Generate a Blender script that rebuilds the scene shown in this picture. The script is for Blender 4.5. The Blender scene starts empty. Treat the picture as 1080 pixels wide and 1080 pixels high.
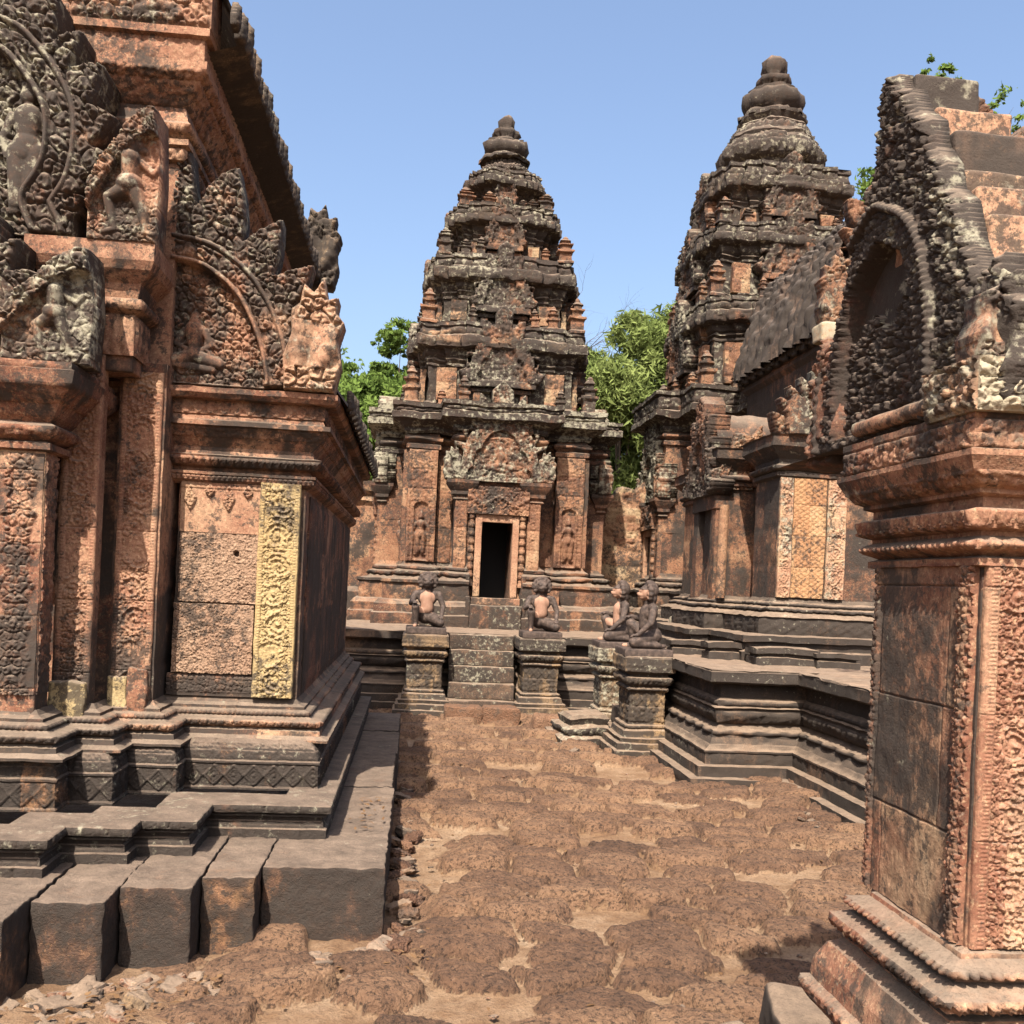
import bpy, math, random
import numpy as np
from mathutils import Vector, Matrix
R = math.radians
S = bpy.context.scene
# ------------------------------------------------------------------ camera
F, SZ = 1050.0, 1080.0
ROLL, YAW = R(2.6), math.atan(104.1 / 1050.0)
cam = bpy.data.cameras.new('camera'); camo = bpy.data.objects.new('camera', cam)
S.collection.objects.link(camo); S.camera = camo
cam.sensor_width = 36; cam.lens = 36 * F / SZ; cam.shift_y = 77.7 / SZ
cam.clip_start = 0.05; cam.clip_end = 3000
fw = Vector((math.sin(YAW), math.cos(YAW), 0)); rt = Vector((math.cos(YAW), -math.sin(YAW), 0)); up = Vector((0, 0, 1))
cx_ = rt * math.cos(ROLL) + up * math.sin(ROLL); cy_ = up * math.cos(ROLL) - rt * math.sin(ROLL); cz_ = -fw
m = Matrix((cx_, cy_, cz_)).transposed().to_4x4(); m.translation = Vector((0, 0, 1.65)); camo.matrix_world = m
# ------------------------------------------------------------------ light
SUN = Vector((0.142, 0.455, -0.604)).normalized()          # direction the light travels
sl = bpy.data.lights.new('sun', 'SUN'); sl.energy = 5.0; sl.angle = R(0.53); sl.color = (1.0, 0.93, 0.82)
so = bpy.data.objects.new('sun', sl); S.collection.objects.link(so); so.rotation_euler = SUN.to_track_quat('-Z', 'Y').to_euler()
w = bpy.data.worlds.new('World'); S.world = w; w.use_nodes = True
nt = w.node_tree; nt.nodes.clear()
sky = nt.nodes.new('ShaderNodeTexSky'); sky.sky_type = 'NISHITA'; sky.sun_disc = False
sky.sun_elevation = math.asin(-SUN.z); sky.sun_rotation = math.atan2(-SUN.x, -SUN.y); sky.altitude = 0
sky.air_density = 1.0; sky.dust_density = 5.0; sky.ozone_density = 2.2
bg = nt.nodes.new('ShaderNodeBackground'); bg.inputs[1].default_value = 0.108
out = nt.nodes.new('ShaderNodeOutputWorld'); nt.links.new(sky.outputs[0], bg.inputs[0]); nt.links.new(bg.outputs[0], out.inputs[0])
S.view_settings.view_transform = 'Standard'; S.view_settings.look = 'None'; S.view_settings.gamma = 1; S.view_settings.exposure = 1.45
try: S.view_settings.use_curve_mapping = False
except Exception: pass
S.render.engine = 'CYCLES'; S.cycles.diffuse_bounces = 1
COL = S.collection
# ------------------------------------------------------------------ numpy noise
def _h(ix, iy, iz, s=0):
    n = (ix.astype(np.int64) * 374761393 + iy.astype(np.int64) * 668265263 + iz.astype(np.int64) * 2147483647 + s * 974634777) & 0xffffffff
    n = ((n ^ (n >> 13)) * 1274126177) & 0xffffffff
    n = ((n ^ (n >> 16)) * 2246822519) & 0xffffffff
    return ((n ^ (n >> 15)) & 0xffffff) / float(0xffffff)
def vnoise(x, y, z, s=0):
    x0, y0, z0 = np.floor(x), np.floor(y), np.floor(z)
    fx, fy, fz = x - x0, y - y0, z - z0
    fx = fx * fx * (3 - 2 * fx); fy = fy * fy * (3 - 2 * fy); fz = fz * fz * (3 - 2 * fz)
    r = 0
    for i in (0, 1):
        for j in (0, 1):
            for k in (0, 1):
                r = r + _h(x0 + i, y0 + j, z0 + k, s) * (fx if i else 1 - fx) * (fy if j else 1 - fy) * (fz if k else 1 - fz)
    return r
def fbm(x, y, z, s=0, o=3):
    r = 0; a = .5; t = 0
    for i in range(o):
        r = r + a * vnoise(x, y, z, s + i); t += a; a *= .5; x = x * 2.03; y = y * 2.03; z = z * 2.03
    return r / t
def sm(a, b, x):
    t = np.clip((x - a) / (b - a), 0, 1); return t * t * (3 - 2 * t)
# ------------------------------------------------------------------ mesh builder
def XF(loc=(0, 0, 0), rz=0.0, rx=0.0, ry=0.0, s=1.0):
    from mathutils import Euler
    M = Matrix.Translation(Vector(loc)) @ Euler((rx, ry, rz)).to_matrix().to_4x4() @ Matrix.Scale(s, 4)
    return np.array(M)
class MB:
    def __init__(self, M=None):
        self.V = []; self.T = []; self.Q = []; self.n = 0; self.M = M; self.tris = []
    def pts(self, P, T):
        P = np.asarray(P, float).reshape(-1, 3)
        if self.M is not None: P = P @ self.M[:3, :3].T + self.M[:3, 3]
        T = np.asarray(T, float)
        if T.ndim == 1: T = np.tile(T, (len(P), 1))
        self.V.append(P); self.T.append(T.reshape(-1, 3)); b = self.n; self.n += len(P); return b
    def grid(self, P, T=(.5, .3, .2), mask=None, flip=False):
        n, m_ = P.shape[:2]
        b = self.pts(P, T)
        I = np.arange(n * m_).reshape(n, m_) + b
        q = np.stack([I[:-1, :-1], I[1:, :-1], I[1:, 1:], I[:-1, 1:]], -1)
        if mask is not None: q = q[mask]
        q = q.reshape(-1, 4)
        if flip: q = q[:, ::-1]
        self.Q.append(q); return I
    def build(self, name, mat, parent=None, weather=0.0, wf=6.0, smooth=True, loc=None, rot=None, label=None):
        V = np.concatenate(self.V); T = np.concatenate(self.T); Q = np.concatenate(self.Q)
        if weather:
            a, b, c = (V * wf).T
            d = np.stack([fbm(a, b, c, 11), fbm(a, b, c, 23), fbm(a, b, c, 37)], -1) - .5
            V = V + d * weather * 2
        if loc is not None: V = V - np.array(loc)
        me = bpy.data.meshes.new(name)
        me.vertices.add(len(V)); me.vertices.foreach_set('co', V.astype(np.float32).ravel())
        me.loops.add(Q.size); me.loops.foreach_set('vertex_index', Q.astype(np.int32).ravel())
        me.polygons.add(len(Q)); me.polygons.foreach_set('loop_start', np.arange(0, Q.size, 4, dtype=np.int32))
        try: me.polygons.foreach_set('loop_total', np.full(len(Q), 4, np.int32))
        except Exception: pass
        if smooth: me.polygons.foreach_set('use_smooth', np.ones(len(Q), bool))
        at = me.color_attributes.new('tint', 'FLOAT_COLOR', 'POINT')
        at.data.foreach_set('color', np.concatenate([np.clip(T, -1, 2), np.ones((len(T), 1))], 1).astype(np.float32).ravel())
        me.update(calc_edges=True); me.materials.append(mat)
        o = bpy.data.objects.new(name, me); COL.objects.link(o)
        if parent: o.parent = parent
        if loc is not None: o.location = loc
        if rot: o.rotation_euler = rot
        if label: o['label'] = label
        return o
def thing(name, label, cat, loc=(0, 0, 0), group=None, rz=0):
    o = bpy.data.objects.new(name, None); COL.objects.link(o); o.location = loc; o.rotation_euler = (0, 0, rz); o.empty_display_size = .2
    o['label'] = label; o['category'] = cat
    if group: o['group'] = group
    return o
def tag(o, label, cat, group=None, kind=None):
    o['label'] = label; o['category'] = cat
    if group: o['group'] = group
    if kind: o['kind'] = kind
    return o
def adopt(root):
    """children were built in world coordinates: keep them there under a moved root"""
    for c in root.children:
        c.location = Vector(c.location) - Vector(root.location)
def dup(root, loc, rz=None, label=None, parent=None):
    r = root.copy(); COL.objects.link(r); r.location = loc
    if rz is not None: r.rotation_euler = (0, 0, rz)
    if label: r['label'] = label
    if parent is not None: r.parent = parent
    for c in list(root.children):
        k = c.copy(); COL.objects.link(k); k.parent = r
        for g in c.children:
            d = g.copy(); COL.objects.link(d); d.parent = k
    return r
# ------------------------------------------------------------------ carving patterns (heights in metres)
def edge(v, H, e=.008): return sm(0, e, np.minimum(v, 1 - v) * H)
def rnd(r): return lambda u, v, H: r * np.sqrt(np.clip(1 - (2 * v - 1) ** 2, 0, 1))
def beads(p, r):
    def f(u, v, H):
        a = (u / p) % 1 - .5; return 1.3 * r * np.sqrt(np.clip(1 - (a / .46) ** 2 - ((v - .5) / .5) ** 2, 0, 1))
    return f
def petals(p, r):
    def f(u, v, H):
        a = np.abs((u / p) % 1 - .5) * 2; w_ = np.sqrt(np.clip(1 - ((1 - v) * .98) ** 2.2, 0, 1))
        d = np.clip(w_ - a, 0, 1); return 1.6 * r * (sm(0, .25, d) - .55 * sm(.3, .5, d) + .5 * sm(.55, .8, d)) * edge(v, H, .004)
    return f
def diam(p, r):
    def f(u, v, H):
        a = ((u / p) % 1 - .5) * 2; b = (v - .5) * 2; d = np.abs(a) + np.abs(b)
        x = np.exp(-((d - .92) / .12) ** 2) + .8 * np.exp(-((d - .55) / .1) ** 2) + np.exp(-(d / .25) ** 2)
        return 1.6 * r * np.clip(x, 0, 1) * edge(v, H, .004)
    return f
def teeth(p, r):
    def f(u, v, H):
        a = np.abs((u / p) % 1 - .5) * 2; return r * sm(0, .2, v - a * .9) * edge(v, H, .003)
    return f
def curls(s, r, seed=0):
    def f(u, v, H):
        y = v * H; return curlfield(u, y, s, seed) * r * 1.5 * edge(v, H, .006)
    return f
def curlfield(u, y, s, seed=0, jit=.75):
    """dense foliage carving: every cell is a little spiral leaf"""
    wu = u + (vnoise(u / s * 1.3, y / s * 1.3, 0 * u, seed + 5) - .5) * s * .5
    wy = y + (vnoise(u / s * 1.3 + 7, y / s * 1.3, 0 * u, seed + 9) - .5) * s * .5
    cx, cy = np.floor(wu / s), np.floor(wy / s)
    bd = np.full(u.shape, 9.0); b2 = np.full(u.shape, 9.0); bx = np.zeros(u.shape); by = np.zeros(u.shape); bh = np.zeros(u.shape)
    for i in (-1, 0, 1):
        for j in (-1, 0, 1):
            gx, gy = cx + i, cy + j
            px = (gx + .5 + (_h(gx, gy, gx * 0, seed) - .5) * jit) - wu / s; py = (gy + .5 + (_h(gx, gy, gx * 0, seed + 1) - .5) * jit) - wy / s
            d = np.hypot(px, py); c = d < bd
            b2 = np.where(c, bd, np.minimum(b2, d)); bd = np.where(c, d, bd)
            bx = np.where(c, px, bx); by = np.where(c, py, by); bh = np.where(c, _h(gx, gy, gx * 0, seed + 2), bh)
    th = np.arctan2(by, bx); sg = np.where(bh > .5, 1, -1)
    spir = .5 + .5 * np.cos(sg * th - bd * 11 + bh * 6)
    dome = sm(0.0, .2, b2 - bd)
    # leaf veins fan out from each eye
    vein = .5 + .5 * np.cos(th * 5 + bh * 20)
    return dome * (.30 + .25 * (1 - bd) + .42 * spir + .16 * vein) * (.55 + .6 * bh)
def scroll(W, P, r, seed=0):
    """vine scroll running along v, spirals alternate side; u in 0..W metres, y metres"""
    def f(u, y):
        k = np.floor(y / P); yy = y - (k + .5) * P
        sg = np.where((k % 2) == 0, 1., -1.)
        x = (u - W / 2) - sg * W * .06
        a = x * sg
        hk = _h(k, k * 0 + seed, k * 0, 44); h3 = _h(k, k * 0 + seed, k * 0, 45)
        a = a + (fbm(u * 18, y * 18, u * 0, seed, 2) - .5) * W * .16 + (h3 - .5) * W * .08; yy = yy + (fbm(u * 18 + 5, y * 18, u * 0, seed, 2) - .5) * W * .16
        rr = np.hypot(a, yy); th = np.arctan2(yy, a); Rm = min(P, W) * (.42 + .07 * hk)
        # spiral ridge
        ph = (rr / Rm * (1.7 + .7 * h3) - th / (2 * math.pi) + hk) % 1
        ridge = np.exp(-((ph - .5) / .2) ** 2)
        body = sm(1.0, .93, rr / Rm)
        lob = .5 + .5 * np.cos(th * 9)
        ring = np.exp(-((rr / Rm - .97) / (.10 + .04 * lob)) ** 2)
        eye = np.exp(-(rr / (Rm * .18)) ** 2)
        fol = curlfield(u, y, Rm * .42, seed) * sm(.95, 1.1, rr / Rm)
        stem = 0
        leafy = .7 + .3 * np.cos(th * 11 + rr / Rm * 9); fb = curlfield(u, y, Rm * .3, seed + 2) * sm(.3, .5, rr / Rm)
        return r * np.clip(body * (.1 + .6 * ridge * leafy + .35 * fb) + .75 * ring * leafy + .6 * eye + .8 * fol, 0, 1.15)
    return f
def capsules(u, v, caps):
    h = np.zeros(u.shape)
    for (x0, y0, x1, y1, r0, r1) in caps:
        dx, dy = x1 - x0, y1 - y0; L = dx * dx + dy * dy + 1e-9
        t = np.clip(((u - x0) * dx + (v - y0) * dy) / L, 0, 1)
        d = np.hypot(u - x0 - t * dx, v - y0 - t * dy); r = r0 + (r1 - r0) * t
        h = np.maximum(h, np.sqrt(np.clip(r * r - d * d, 0, None)))
    return h
DEVATA = [(0, .86, 0, .92, .065, .05), (0, .95, 0, 1.0, .04, .015), (0, .72, 0, .8, .04, .035), (0, .55, 0, .7, .075, .1), (-.02, .45, 0, .5, .1, .1),
          (-.11, .7, -.17, .55, .035, .03), (-.17, .55, -.14, .42, .03, .025), (.11, .7, .18, .56, .035, .03), (.18, .56, .12, .7, .028, .022),
          (-.055, .45, -.06, .08, .085, .055), (.055, .45, .06, .08, .085, .055), (-.06, .03, -.1, .02, .035, .03), (.06, .03, .11, .02, .035, .03), (0, .4, .0, .12, .07, .04)]
RAMPANT = [(.02, .85, .05, .88, .08, .07), (.1, .84, .14, .83, .045, .03), (0, .55, .0, .74, .08, .11), (-.02, .45, 0, .5, .085, .085), (-.1, .74, -.24, .68, .045, .04), (-.24, .68, -.27, .88, .038, .03),
           (.1, .72, .22, .62, .045, .035), (.22, .62, .3, .72, .035, .03), (-.05, .44, -.20, .36, .085, .06), (-.20, .36, -.13, .08, .06, .035), (-.13, .06, -.24, .03, .035, .03),
           (.05, .44, .13, .26, .085, .06), (.13, .26, .17, .06, .06, .035), (.17, .05, .28, .03, .035, .03), (-.02, .5, .02, .5, .11, .11), (-.3, .95, -.2, .9, .03, .04)]
SEATED = [(0, .84, 0, .9, .09, .06), (0, .96, 0, 1.02, .05, .02), (0, .5, 0, .7, .1, .15), (-.15, .7, -.26, .5, .055, .05), (-.26, .5, -.1, .4, .045, .04), (.15, .7, .26, .5, .055, .05), (.26, .5, .1, .4, .045, .04),
          (-.1, .3, -.4, .22, .1, .08), (.1, .3, .4, .22, .1, .08), (-.4, .2, .3, .12, .07, .05), (0, .35, 0, .4, .12, .1)]
def figure(u, v, cx, cz, h, fig, amp=1.0, flipx=1):
    return capsules((u - cx) / h * flipx, (v - cz) / h, fig) * h * amp
# ------------------------------------------------------------------ block tint / joints
def blockrand(u, z, bw, bh, seed=0):
    r = np.floor(z / bh); off = _h(r, r * 0, r * 0, seed + 3) * bw; c = np.floor((u + off) / bw)
    rv = _h(c, r, r * 0, seed + 4)
    fu = ((u + off) / bw) % 1; fz = (z / bh) % 1
    g = np.minimum(np.minimum(fu, 1 - fu) * bw, np.minimum(fz, 1 - fz) * bh)
    return rv, g
def mk_tint(base, u, z, blocks, seed):
    T = np.empty(u.shape + (3,)); T[...] = base
    g = None
    if blocks:
        bw, bh, var = blocks[:3]
        rv, g = blockrand(u, z, bw, bh, seed)
        T[..., 0] += (rv - .5) * var; T[..., 1] += ((rv * 7.3) % 1 - .5) * var * .7
    return T, g
# ------------------------------------------------------------------ surfaces
def panel(mb, o, U, V, w_, h_, res, hfn=None, tint=(.5, .3, .2), depth=0.03, blocks=None, seed=0, groove=.004, skirt=True):
    o, U, V = np.array(o, float), np.array(U, float), np.array(V, float); N = np.cross(U, V)
    nu, nv = max(2, int(round(w_ / res)) + 1), max(2, int(round(h_ / res)) + 1)
    u = np.linspace(0, w_, nu)[:, None] * np.ones((1, nv)); v = np.linspace(0, h_, nv)[None] * np.ones((nu, 1))
    T, g = mk_tint(tint, u, v + o[2], blocks, seed)
    h = hfn(u, v) if hfn else np.zeros(u.shape)
    if g is not None: h = h - groove * sm(res * .9, res * .2, g)
    P = o + u[..., None] * U + v[..., None] * V + h[..., None] * N
    mb.grid(P, T)
    if skirt:
        for sl_, fl in ((np.s_[:, 0], False), (np.s_[:, -1], True), (np.s_[0, :], True), (np.s_[-1, :], False)):
            A = P[sl_]; B = A - (h[sl_] + depth)[:, None] * N
            mb.grid(np.stack([B, A], 1), np.stack([T[sl_], T[sl_]], 1), flip=fl)
    return P
def box(mb, c0, c1, res=.05, tint=(.5, .3, .2), rad=.012, blocks=None, seed=0, xf=None, bottom=False, rough=0):
    lo, hi = np.minimum(c0, c1).astype(float), np.maximum(c0, c1).astype(float)
    rad = min(rad, (hi - lo).min() * .45)
    for ax in range(3):
        for sd in (0, 1):
            if ax == 2 and sd == 0 and not bottom: continue
            a, b = [(1, 2), (2, 0), (0, 1)][ax]
            na, nb = max(1, int(round((hi[a] - lo[a]) / res))), max(1, int(round((hi[b] - lo[b]) / res)))
            def sp(k, n):
                t = np.linspace(lo[k], hi[k], n + 1)
                return np.unique(np.concatenate([t, [lo[k] + rad * .3, lo[k] + rad, hi[k] - rad, hi[k] - rad * .3]])) if rad > 0 else t
            A, B = np.meshgrid(sp(a, na), sp(b, nb), indexing='ij')
            P = np.empty(A.shape + (3,)); P[..., a] = A; P[..., b] = B; P[..., ax] = hi[ax] if sd else lo[ax]
            q = np.clip(P, lo + rad, hi - rad); d = P - q; L = np.linalg.norm(d, axis=-1, keepdims=True); L[L == 0] = 1
            if rad > 0: P = q + d / L * rad
            T, g = mk_tint(tint, (P[..., 0] + P[..., 1]) if ax != 2 else P[..., 0], P[..., 2] if ax != 2 else P[..., 1], blocks, seed)
            if rough:
                n = fbm(P[..., 0] * 4 + seed, P[..., 1] * 4, P[..., 2] * 4, seed, 4) - .5
                d2 = (P - (lo + hi) / 2); d2 /= np.linalg.norm(d2, axis=-1, keepdims=True) + 1e-6; P = P + d2 * n[..., None] * rough * 2
            if xf is not None: P = P @ xf[:3, :3].T + xf[:3, 3]
            mb.grid(P, T, flip=(sd == 0))
def offs(path, closed):
    p = np.array(path, float); n = len(p); e = np.roll(p, -1, 0) - p if closed else p[1:] - p[:-1]
    nn = np.stack([e[:, 1], -e[:, 0]], 1); nn /= np.linalg.norm(nn, axis=1, keepdims=True)
    mt = np.empty_like(p)
    for i in range(n):
        if closed: a, b = nn[i - 1], nn[i]
        else: a, b = nn[max(i - 1, 0)], nn[min(i, n - 2)]
        s_ = a + b; mt[i] = s_ / max(.2, s_.dot(a))
    return p, nn, mt
def sweep(mb, path, prof, closed=False, ru=.03, rv=.02, tint=(.5, .3, .2), blocks=None, seed=0, groove=.004, z0=0.0):
    """path counter-clockwise seen from above, outward on the right; prof bottom->top [(out, z, pattern)]"""
    p, nn, mt = offs(path, closed); nseg = len(p) if closed else len(p) - 1; ucum = 0.0
    for i in range(nseg):
        A, B = p[i], p[(i + 1) % len(p)]; mA, mB_ = mt[i], mt[(i + 1) % len(p)]; L = np.linalg.norm(B - A)
        nu = max(1, int(round(L / ru))) if L > .01 else 8
        t = np.linspace(0, 1, nu + 1)
        for k in range(1, len(prof)):
            (o0, z_0), (o1, z_1) = prof[k - 1][:2], prof[k][:2]; pat = prof[k][2] if len(prof[k]) > 2 else None
            H = math.hypot(o1 - o0, z_1 - z_0)
            if H < 1e-6: continue
            nv = max(1, int(round(H / rv)))
            if pat is not None: nv = max(nv, 4)
            s_ = np.linspace(0, 1, nv + 1); TT, SS = np.meshgrid(t, s_, indexing='ij')
            o_ = o0 + (o1 - o0) * SS; z_ = z_0 + (z_1 - z_0) * SS
            Pa = A + mA * o_[..., None]; Pb = B + mB_ * o_[..., None]; XY = Pa + (Pb - Pa) * TT[..., None]
            n3 = np.array([nn[i][0] * (z_1 - z_0) / H, nn[i][1] * (z_1 - z_0) / H, -(o1 - o0) / H])
            u = ucum + ((XY - A) @ ((B - A) / L))
            T, g = mk_tint(tint, u, z_ + z0, blocks, seed)
            h = np.zeros(u.shape)
            ue = sm(0, .012, np.minimum(TT, 1 - TT) * (L if L > .01 else 1)); u = u if L > .01 else (i + TT) * .24
            if pat is not None: h = pat(u, SS, H) * ue
            if g is not None and abs(z_1 - z_0) > .3 * H:
                rw, gg = blockrand(u, z_ + z0, blocks[0], blocks[1], seed); h = h - groove * sm(max(ru, rv) * .9, 0, gg) * edge(SS, H, .01) * ue
            P = np.concatenate([XY, (z_ + z0)[..., None]], -1) + h[..., None] * n3
            mb.grid(P, T)
        ucum += L
def cap(mb, path, z, off=0.0, closed=True, tint=(.5, .5, .3), inner=None):
    p, nn, mt = offs(path, closed); p = p + mt * off
    """flat top as fan of quads to centre line: valid for star-shaped plans"""
    c = p.mean(0) if inner is None else np.array(inner)
    n = len(p)
    for i in range(n):
        a, b = p[i], p[(i + 1) % n]; k = max(1, int(np.linalg.norm(b - a) / .12))
        t = np.linspace(0, 1, k + 1)[:, None]; E_ = a + (b - a) * t
        s_ = np.linspace(0, 1, 8)[None, :, None]; G = E_[:, None] + (c - E_)[:, None] * s_
        mb.grid(np.concatenate([G, np.full(G.shape[:2] + (1,), z)], -1), tint)
# ------------------------------------------------------------------ polygon carving
def poly_sd(u, v, poly):
    P = np.array(poly, float); Q = np.roll(P, -1, 0); sh = u.shape; u = u.ravel(); v = v.ravel()
    d = np.full(u.shape, 1e9); ins = np.zeros(u.shape, bool)
    for (ax, ay), (bx, by) in zip(P, Q):
        ex, ey = bx - ax, by - ay; L = ex * ex + ey * ey + 1e-12
        t = np.clip(((u - ax) * ex + (v - ay) * ey) / L, 0, 1); d = np.minimum(d, (u - ax - t * ex) ** 2 + (v - ay - t * ey) ** 2)
        if ay != by:
            c = ((ay > v) != (by > v)) & (u < (bx - ax) * (v - ay) / (by - ay) + ax); ins ^= c
    d = np.sqrt(d); return np.where(ins, d, -d).reshape(sh)
def carve(mb, poly, o, U, V, thick, hfn, res, tint=(.5, .3, .2), blocks=None, seed=0, back=True, bev=.012):
    o, U, V = np.array(o, float), np.array(U, float), np.array(V, float); N = np.cross(U, V)
    P = np.array(poly); lo, hi = P.min(0) - res, P.max(0) + res
    u, v = np.meshgrid(np.arange(lo[0], hi[0] + res, res), np.arange(lo[1], hi[1] + res, res), indexing='ij')
    sd = poly_sd(u, v, poly)
    # snap the outer ring of vertices on to the outline
    gu, gv = np.gradient(sd, res); gl = np.hypot(gu, gv) + 1e-6
    inn = sd > 0; near = (~inn) & (sd > -res * .75)
    ok = inn | near
    us = np.where(near, u - gu / gl * sd, u); vs = np.where(near, v - gv / gl * sd, v)
    cell = ok[:-1, :-1] & ok[1:, :-1] & ok[1:, 1:] & ok[:-1, 1:]
    T, g = mk_tint(tint, us, vs + o[2], blocks, seed)
    h = hfn(us, vs, sd) * sm(-.001, bev, sd) - bev * .5 * (1 - sm(0, bev, sd))
    if g is not None: h = h - .006 * sm(res * .9, 0, g)
    P3 = o + us[..., None] * U + vs[..., None] * V + h[..., None] * N
    I = mb.grid(P3, T, mask=cell)
    # boundary skirts
    H0, H1 = cell.shape; pad = np.zeros((H0 + 2, H1 + 2), bool); pad[1:-1, 1:-1] = cell
    B3 = P3 - (h + thick)[..., None] * N; b2 = mb.pts(B3, T)
    J = np.arange(us.size).reshape(us.shape) + b2
    for (di, dj, a, b) in ((-1, 0, (0, 1), (0, 0)), (1, 0, (1, 0), (1, 1)), (0, -1, (0, 0), (1, 0)), (0, 1, (1, 1), (0, 1))):
        e = cell & ~pad[1 + di:H0 + 1 + di, 1 + dj:H1 + 1 + dj]
        i, j = np.nonzero(e)
        if len(i) == 0: continue
        A = I[i + a[0], j + a[1]]; B = I[i + b[0], j + b[1]]; Aj = J[i + a[0], j + a[1]]; Bj = J[i + b[0], j + b[1]]
        mb.Q.append(np.stack([Aj, Bj, B, A], 1))
    if back:
        i, j = np.nonzero(cell); mb.Q.append(np.stack([J[i, j], J[i, j + 1], J[i + 1, j + 1], J[i + 1, j]], 1))
def smooth_curve(pts, n=8):
    p = np.array(pts, float); out_ = []
    for i in range(len(p) - 1):
        p0, p1, p2, p3 = p[max(i - 1, 0)], p[i], p[i + 1], p[min(i + 2, len(p) - 1)]
        for t in np.linspace(0, 1, n, endpoint=False):
            out_.append(.5 * ((2 * p1) + (-p0 + p2) * t + (2 * p0 - 5 * p1 + 4 * p2 - p3) * t * t + (-p0 + 3 * p1 - 3 * p2 + p3) * t ** 3))
    out_.append(p[-1]); return np.array(out_)
ARCH = smooth_curve([(0, 1), (.3, .93), (.52, .76), (.58, .62)], 5)[:-1].tolist() + smooth_curve([(.58, .62), (.74, .56), (.84, .4), (.82, .26)], 5)[:-1].tolist() + smooth_curve([(.82, .26), (.95, .2), (1.0, .1), (1.0, 0)], 4).tolist()
def flames(curve, band, fl, nfl, apex=1.6, lean=.35):
    """outline around an arch curve (list from left foot over the apex to right foot)"""
    c = np.array(curve); d = np.gradient(c, axis=0); L = np.linalg.norm(d, axis=1, keepdims=True) + 1e-9; d /= L; n = np.stack([-d[:, 1], d[:, 0]], 1)
    s = np.concatenate([[0], np.cumsum(np.linalg.norm(c[1:] - c[:-1], axis=1))]); S_ = s[-1]; q = np.linspace(0, S_, nfl * 6 + 1)
    cx, cy = np.interp(q, s, c[:, 0]), np.interp(q, s, c[:, 1]); nx, ny = np.interp(q, s, n[:, 0]), np.interp(q, s, n[:, 1])
    k = (q / S_ * nfl) % 1; tri = 1 - np.abs(k - .5) * 2; apx = np.exp(-((q / S_ - .5) / .09) ** 2)
    o_ = band + fl * (.35 + .65 * tri ** .8) * (1 + apex * apx)
    x = cx + nx * o_; y = cy + ny * o_ + fl * lean * tri
    return list(zip(x, y))
def pediment(mb, o, U, V, w_, h_, band, fl, nfl, thick, res, tint, blocks=None, seed=0, half=None, fig=None, s=.05, amp=.03, foot=.0, arch=None, apex=1.6):
    """w_ = half width of the arch; half=(1|-1) keeps only that side"""
    A = arch if arch is not None else ARCH
    rh = [(x * w_, y * h_) for x, y in A]; full = [(-x, y) for x, y in rh[::-1]] + rh[1:]
    c = full
    outl = flames(c, band, fl, nfl, apex)
    f0 = outl[0][0]; f1 = outl[-1][0]
    poly = [(f1, -foot)] + [(f0, -foot)] + outl
    inner = list(c)
    if half:
        poly = [(max(x, 0) if half > 0 else min(x, 0), y) for x, y in poly]
    def hf(u, v, sd):
        d = poly_sd(u, v, inner)
        b = np.clip(-d / band, 0, 1)
        onb = (d <= 0) & (d > -band)
        rollh = np.sqrt(np.clip(1 - (2 * b - 1) ** 2, 0, 1)) * band * .45 + (np.exp(-((b - .12) / .08) ** 2) + np.exp(-((b - .88) / .08) ** 2)) * band * .22
        ang = np.arctan2(v - h_ * .25, u)
        rollh = band * .16 + curlfield(u, v, band * .42, seed + 3) * band * .26 * sm(.2, .28, b) * sm(.8, .72, b) + (np.sqrt(np.clip(1 - ((b - .1) / .1) ** 2, 0, 1)) + np.sqrt(np.clip(1 - ((b - .9) / .1) ** 2, 0, 1))) * band * .22
        flh = curlfield(u, v, min(s * 1.15, fl * .42 + .01), seed + 6) * amp * 1.1 + amp * .5
        tym = curlfield(u, v, s, seed) * amp - amp * 1.1
        if fig:
            for (fx, fz, fh, F_, ax) in fig:
                g = figure(u, v, fx, fz, fh, F_, 1.0, ax); tym = np.where(g > 0, np.maximum(tym, g * .75 - amp * .4), tym)
        return np.where(onb, rollh, np.where(d > 0, tym, flh))
    carve(mb, poly, o, U, V, thick, hf, res, tint, blocks, seed)
def naga(mb, o, U, V, w_, h_, thick, res, tint, n=3, seed=0, flip=1):
    """rearing many-headed naga end piece, leaning towards +U*flip"""
    pts = [(-.5, 0), (.5, 0), (.62, .25), (.55, .45), (.66, .62), (.5, .7), (.52, .84), (.3, .82), (.22, 1.0), (.02, .88), (-.18, .95), (-.25, .78), (-.42, .72), (-.4, .5), (-.55, .3)]
    poly = [(x * w_ * flip, y * h_) for x, y in pts]
    def hf(u, v, sd):
        a = np.arctan2(v + h_ * .1, u * flip + w_ * .15); r = np.hypot(v + h_ * .1, u * flip + w_ * .15) / h_
        ridges = .5 + .5 * np.cos(a * (2 * n + 5)); scl = .5 + .5 * np.cos(r * 60)
        head = sm(.75, .9, r)
        body = (ridges ** .7) * (.8 + .08 * scl) * sm(.15, .3, r)
        fol = curlfield(u, v, h_ * .12, seed) * .8
        return np.where(r > .72, fol, np.where(v < h_ * .2, fol, body)) * h_ * .1
    carve(mb, poly, o, U, V, thick, hf, res, tint, None, seed)
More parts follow.
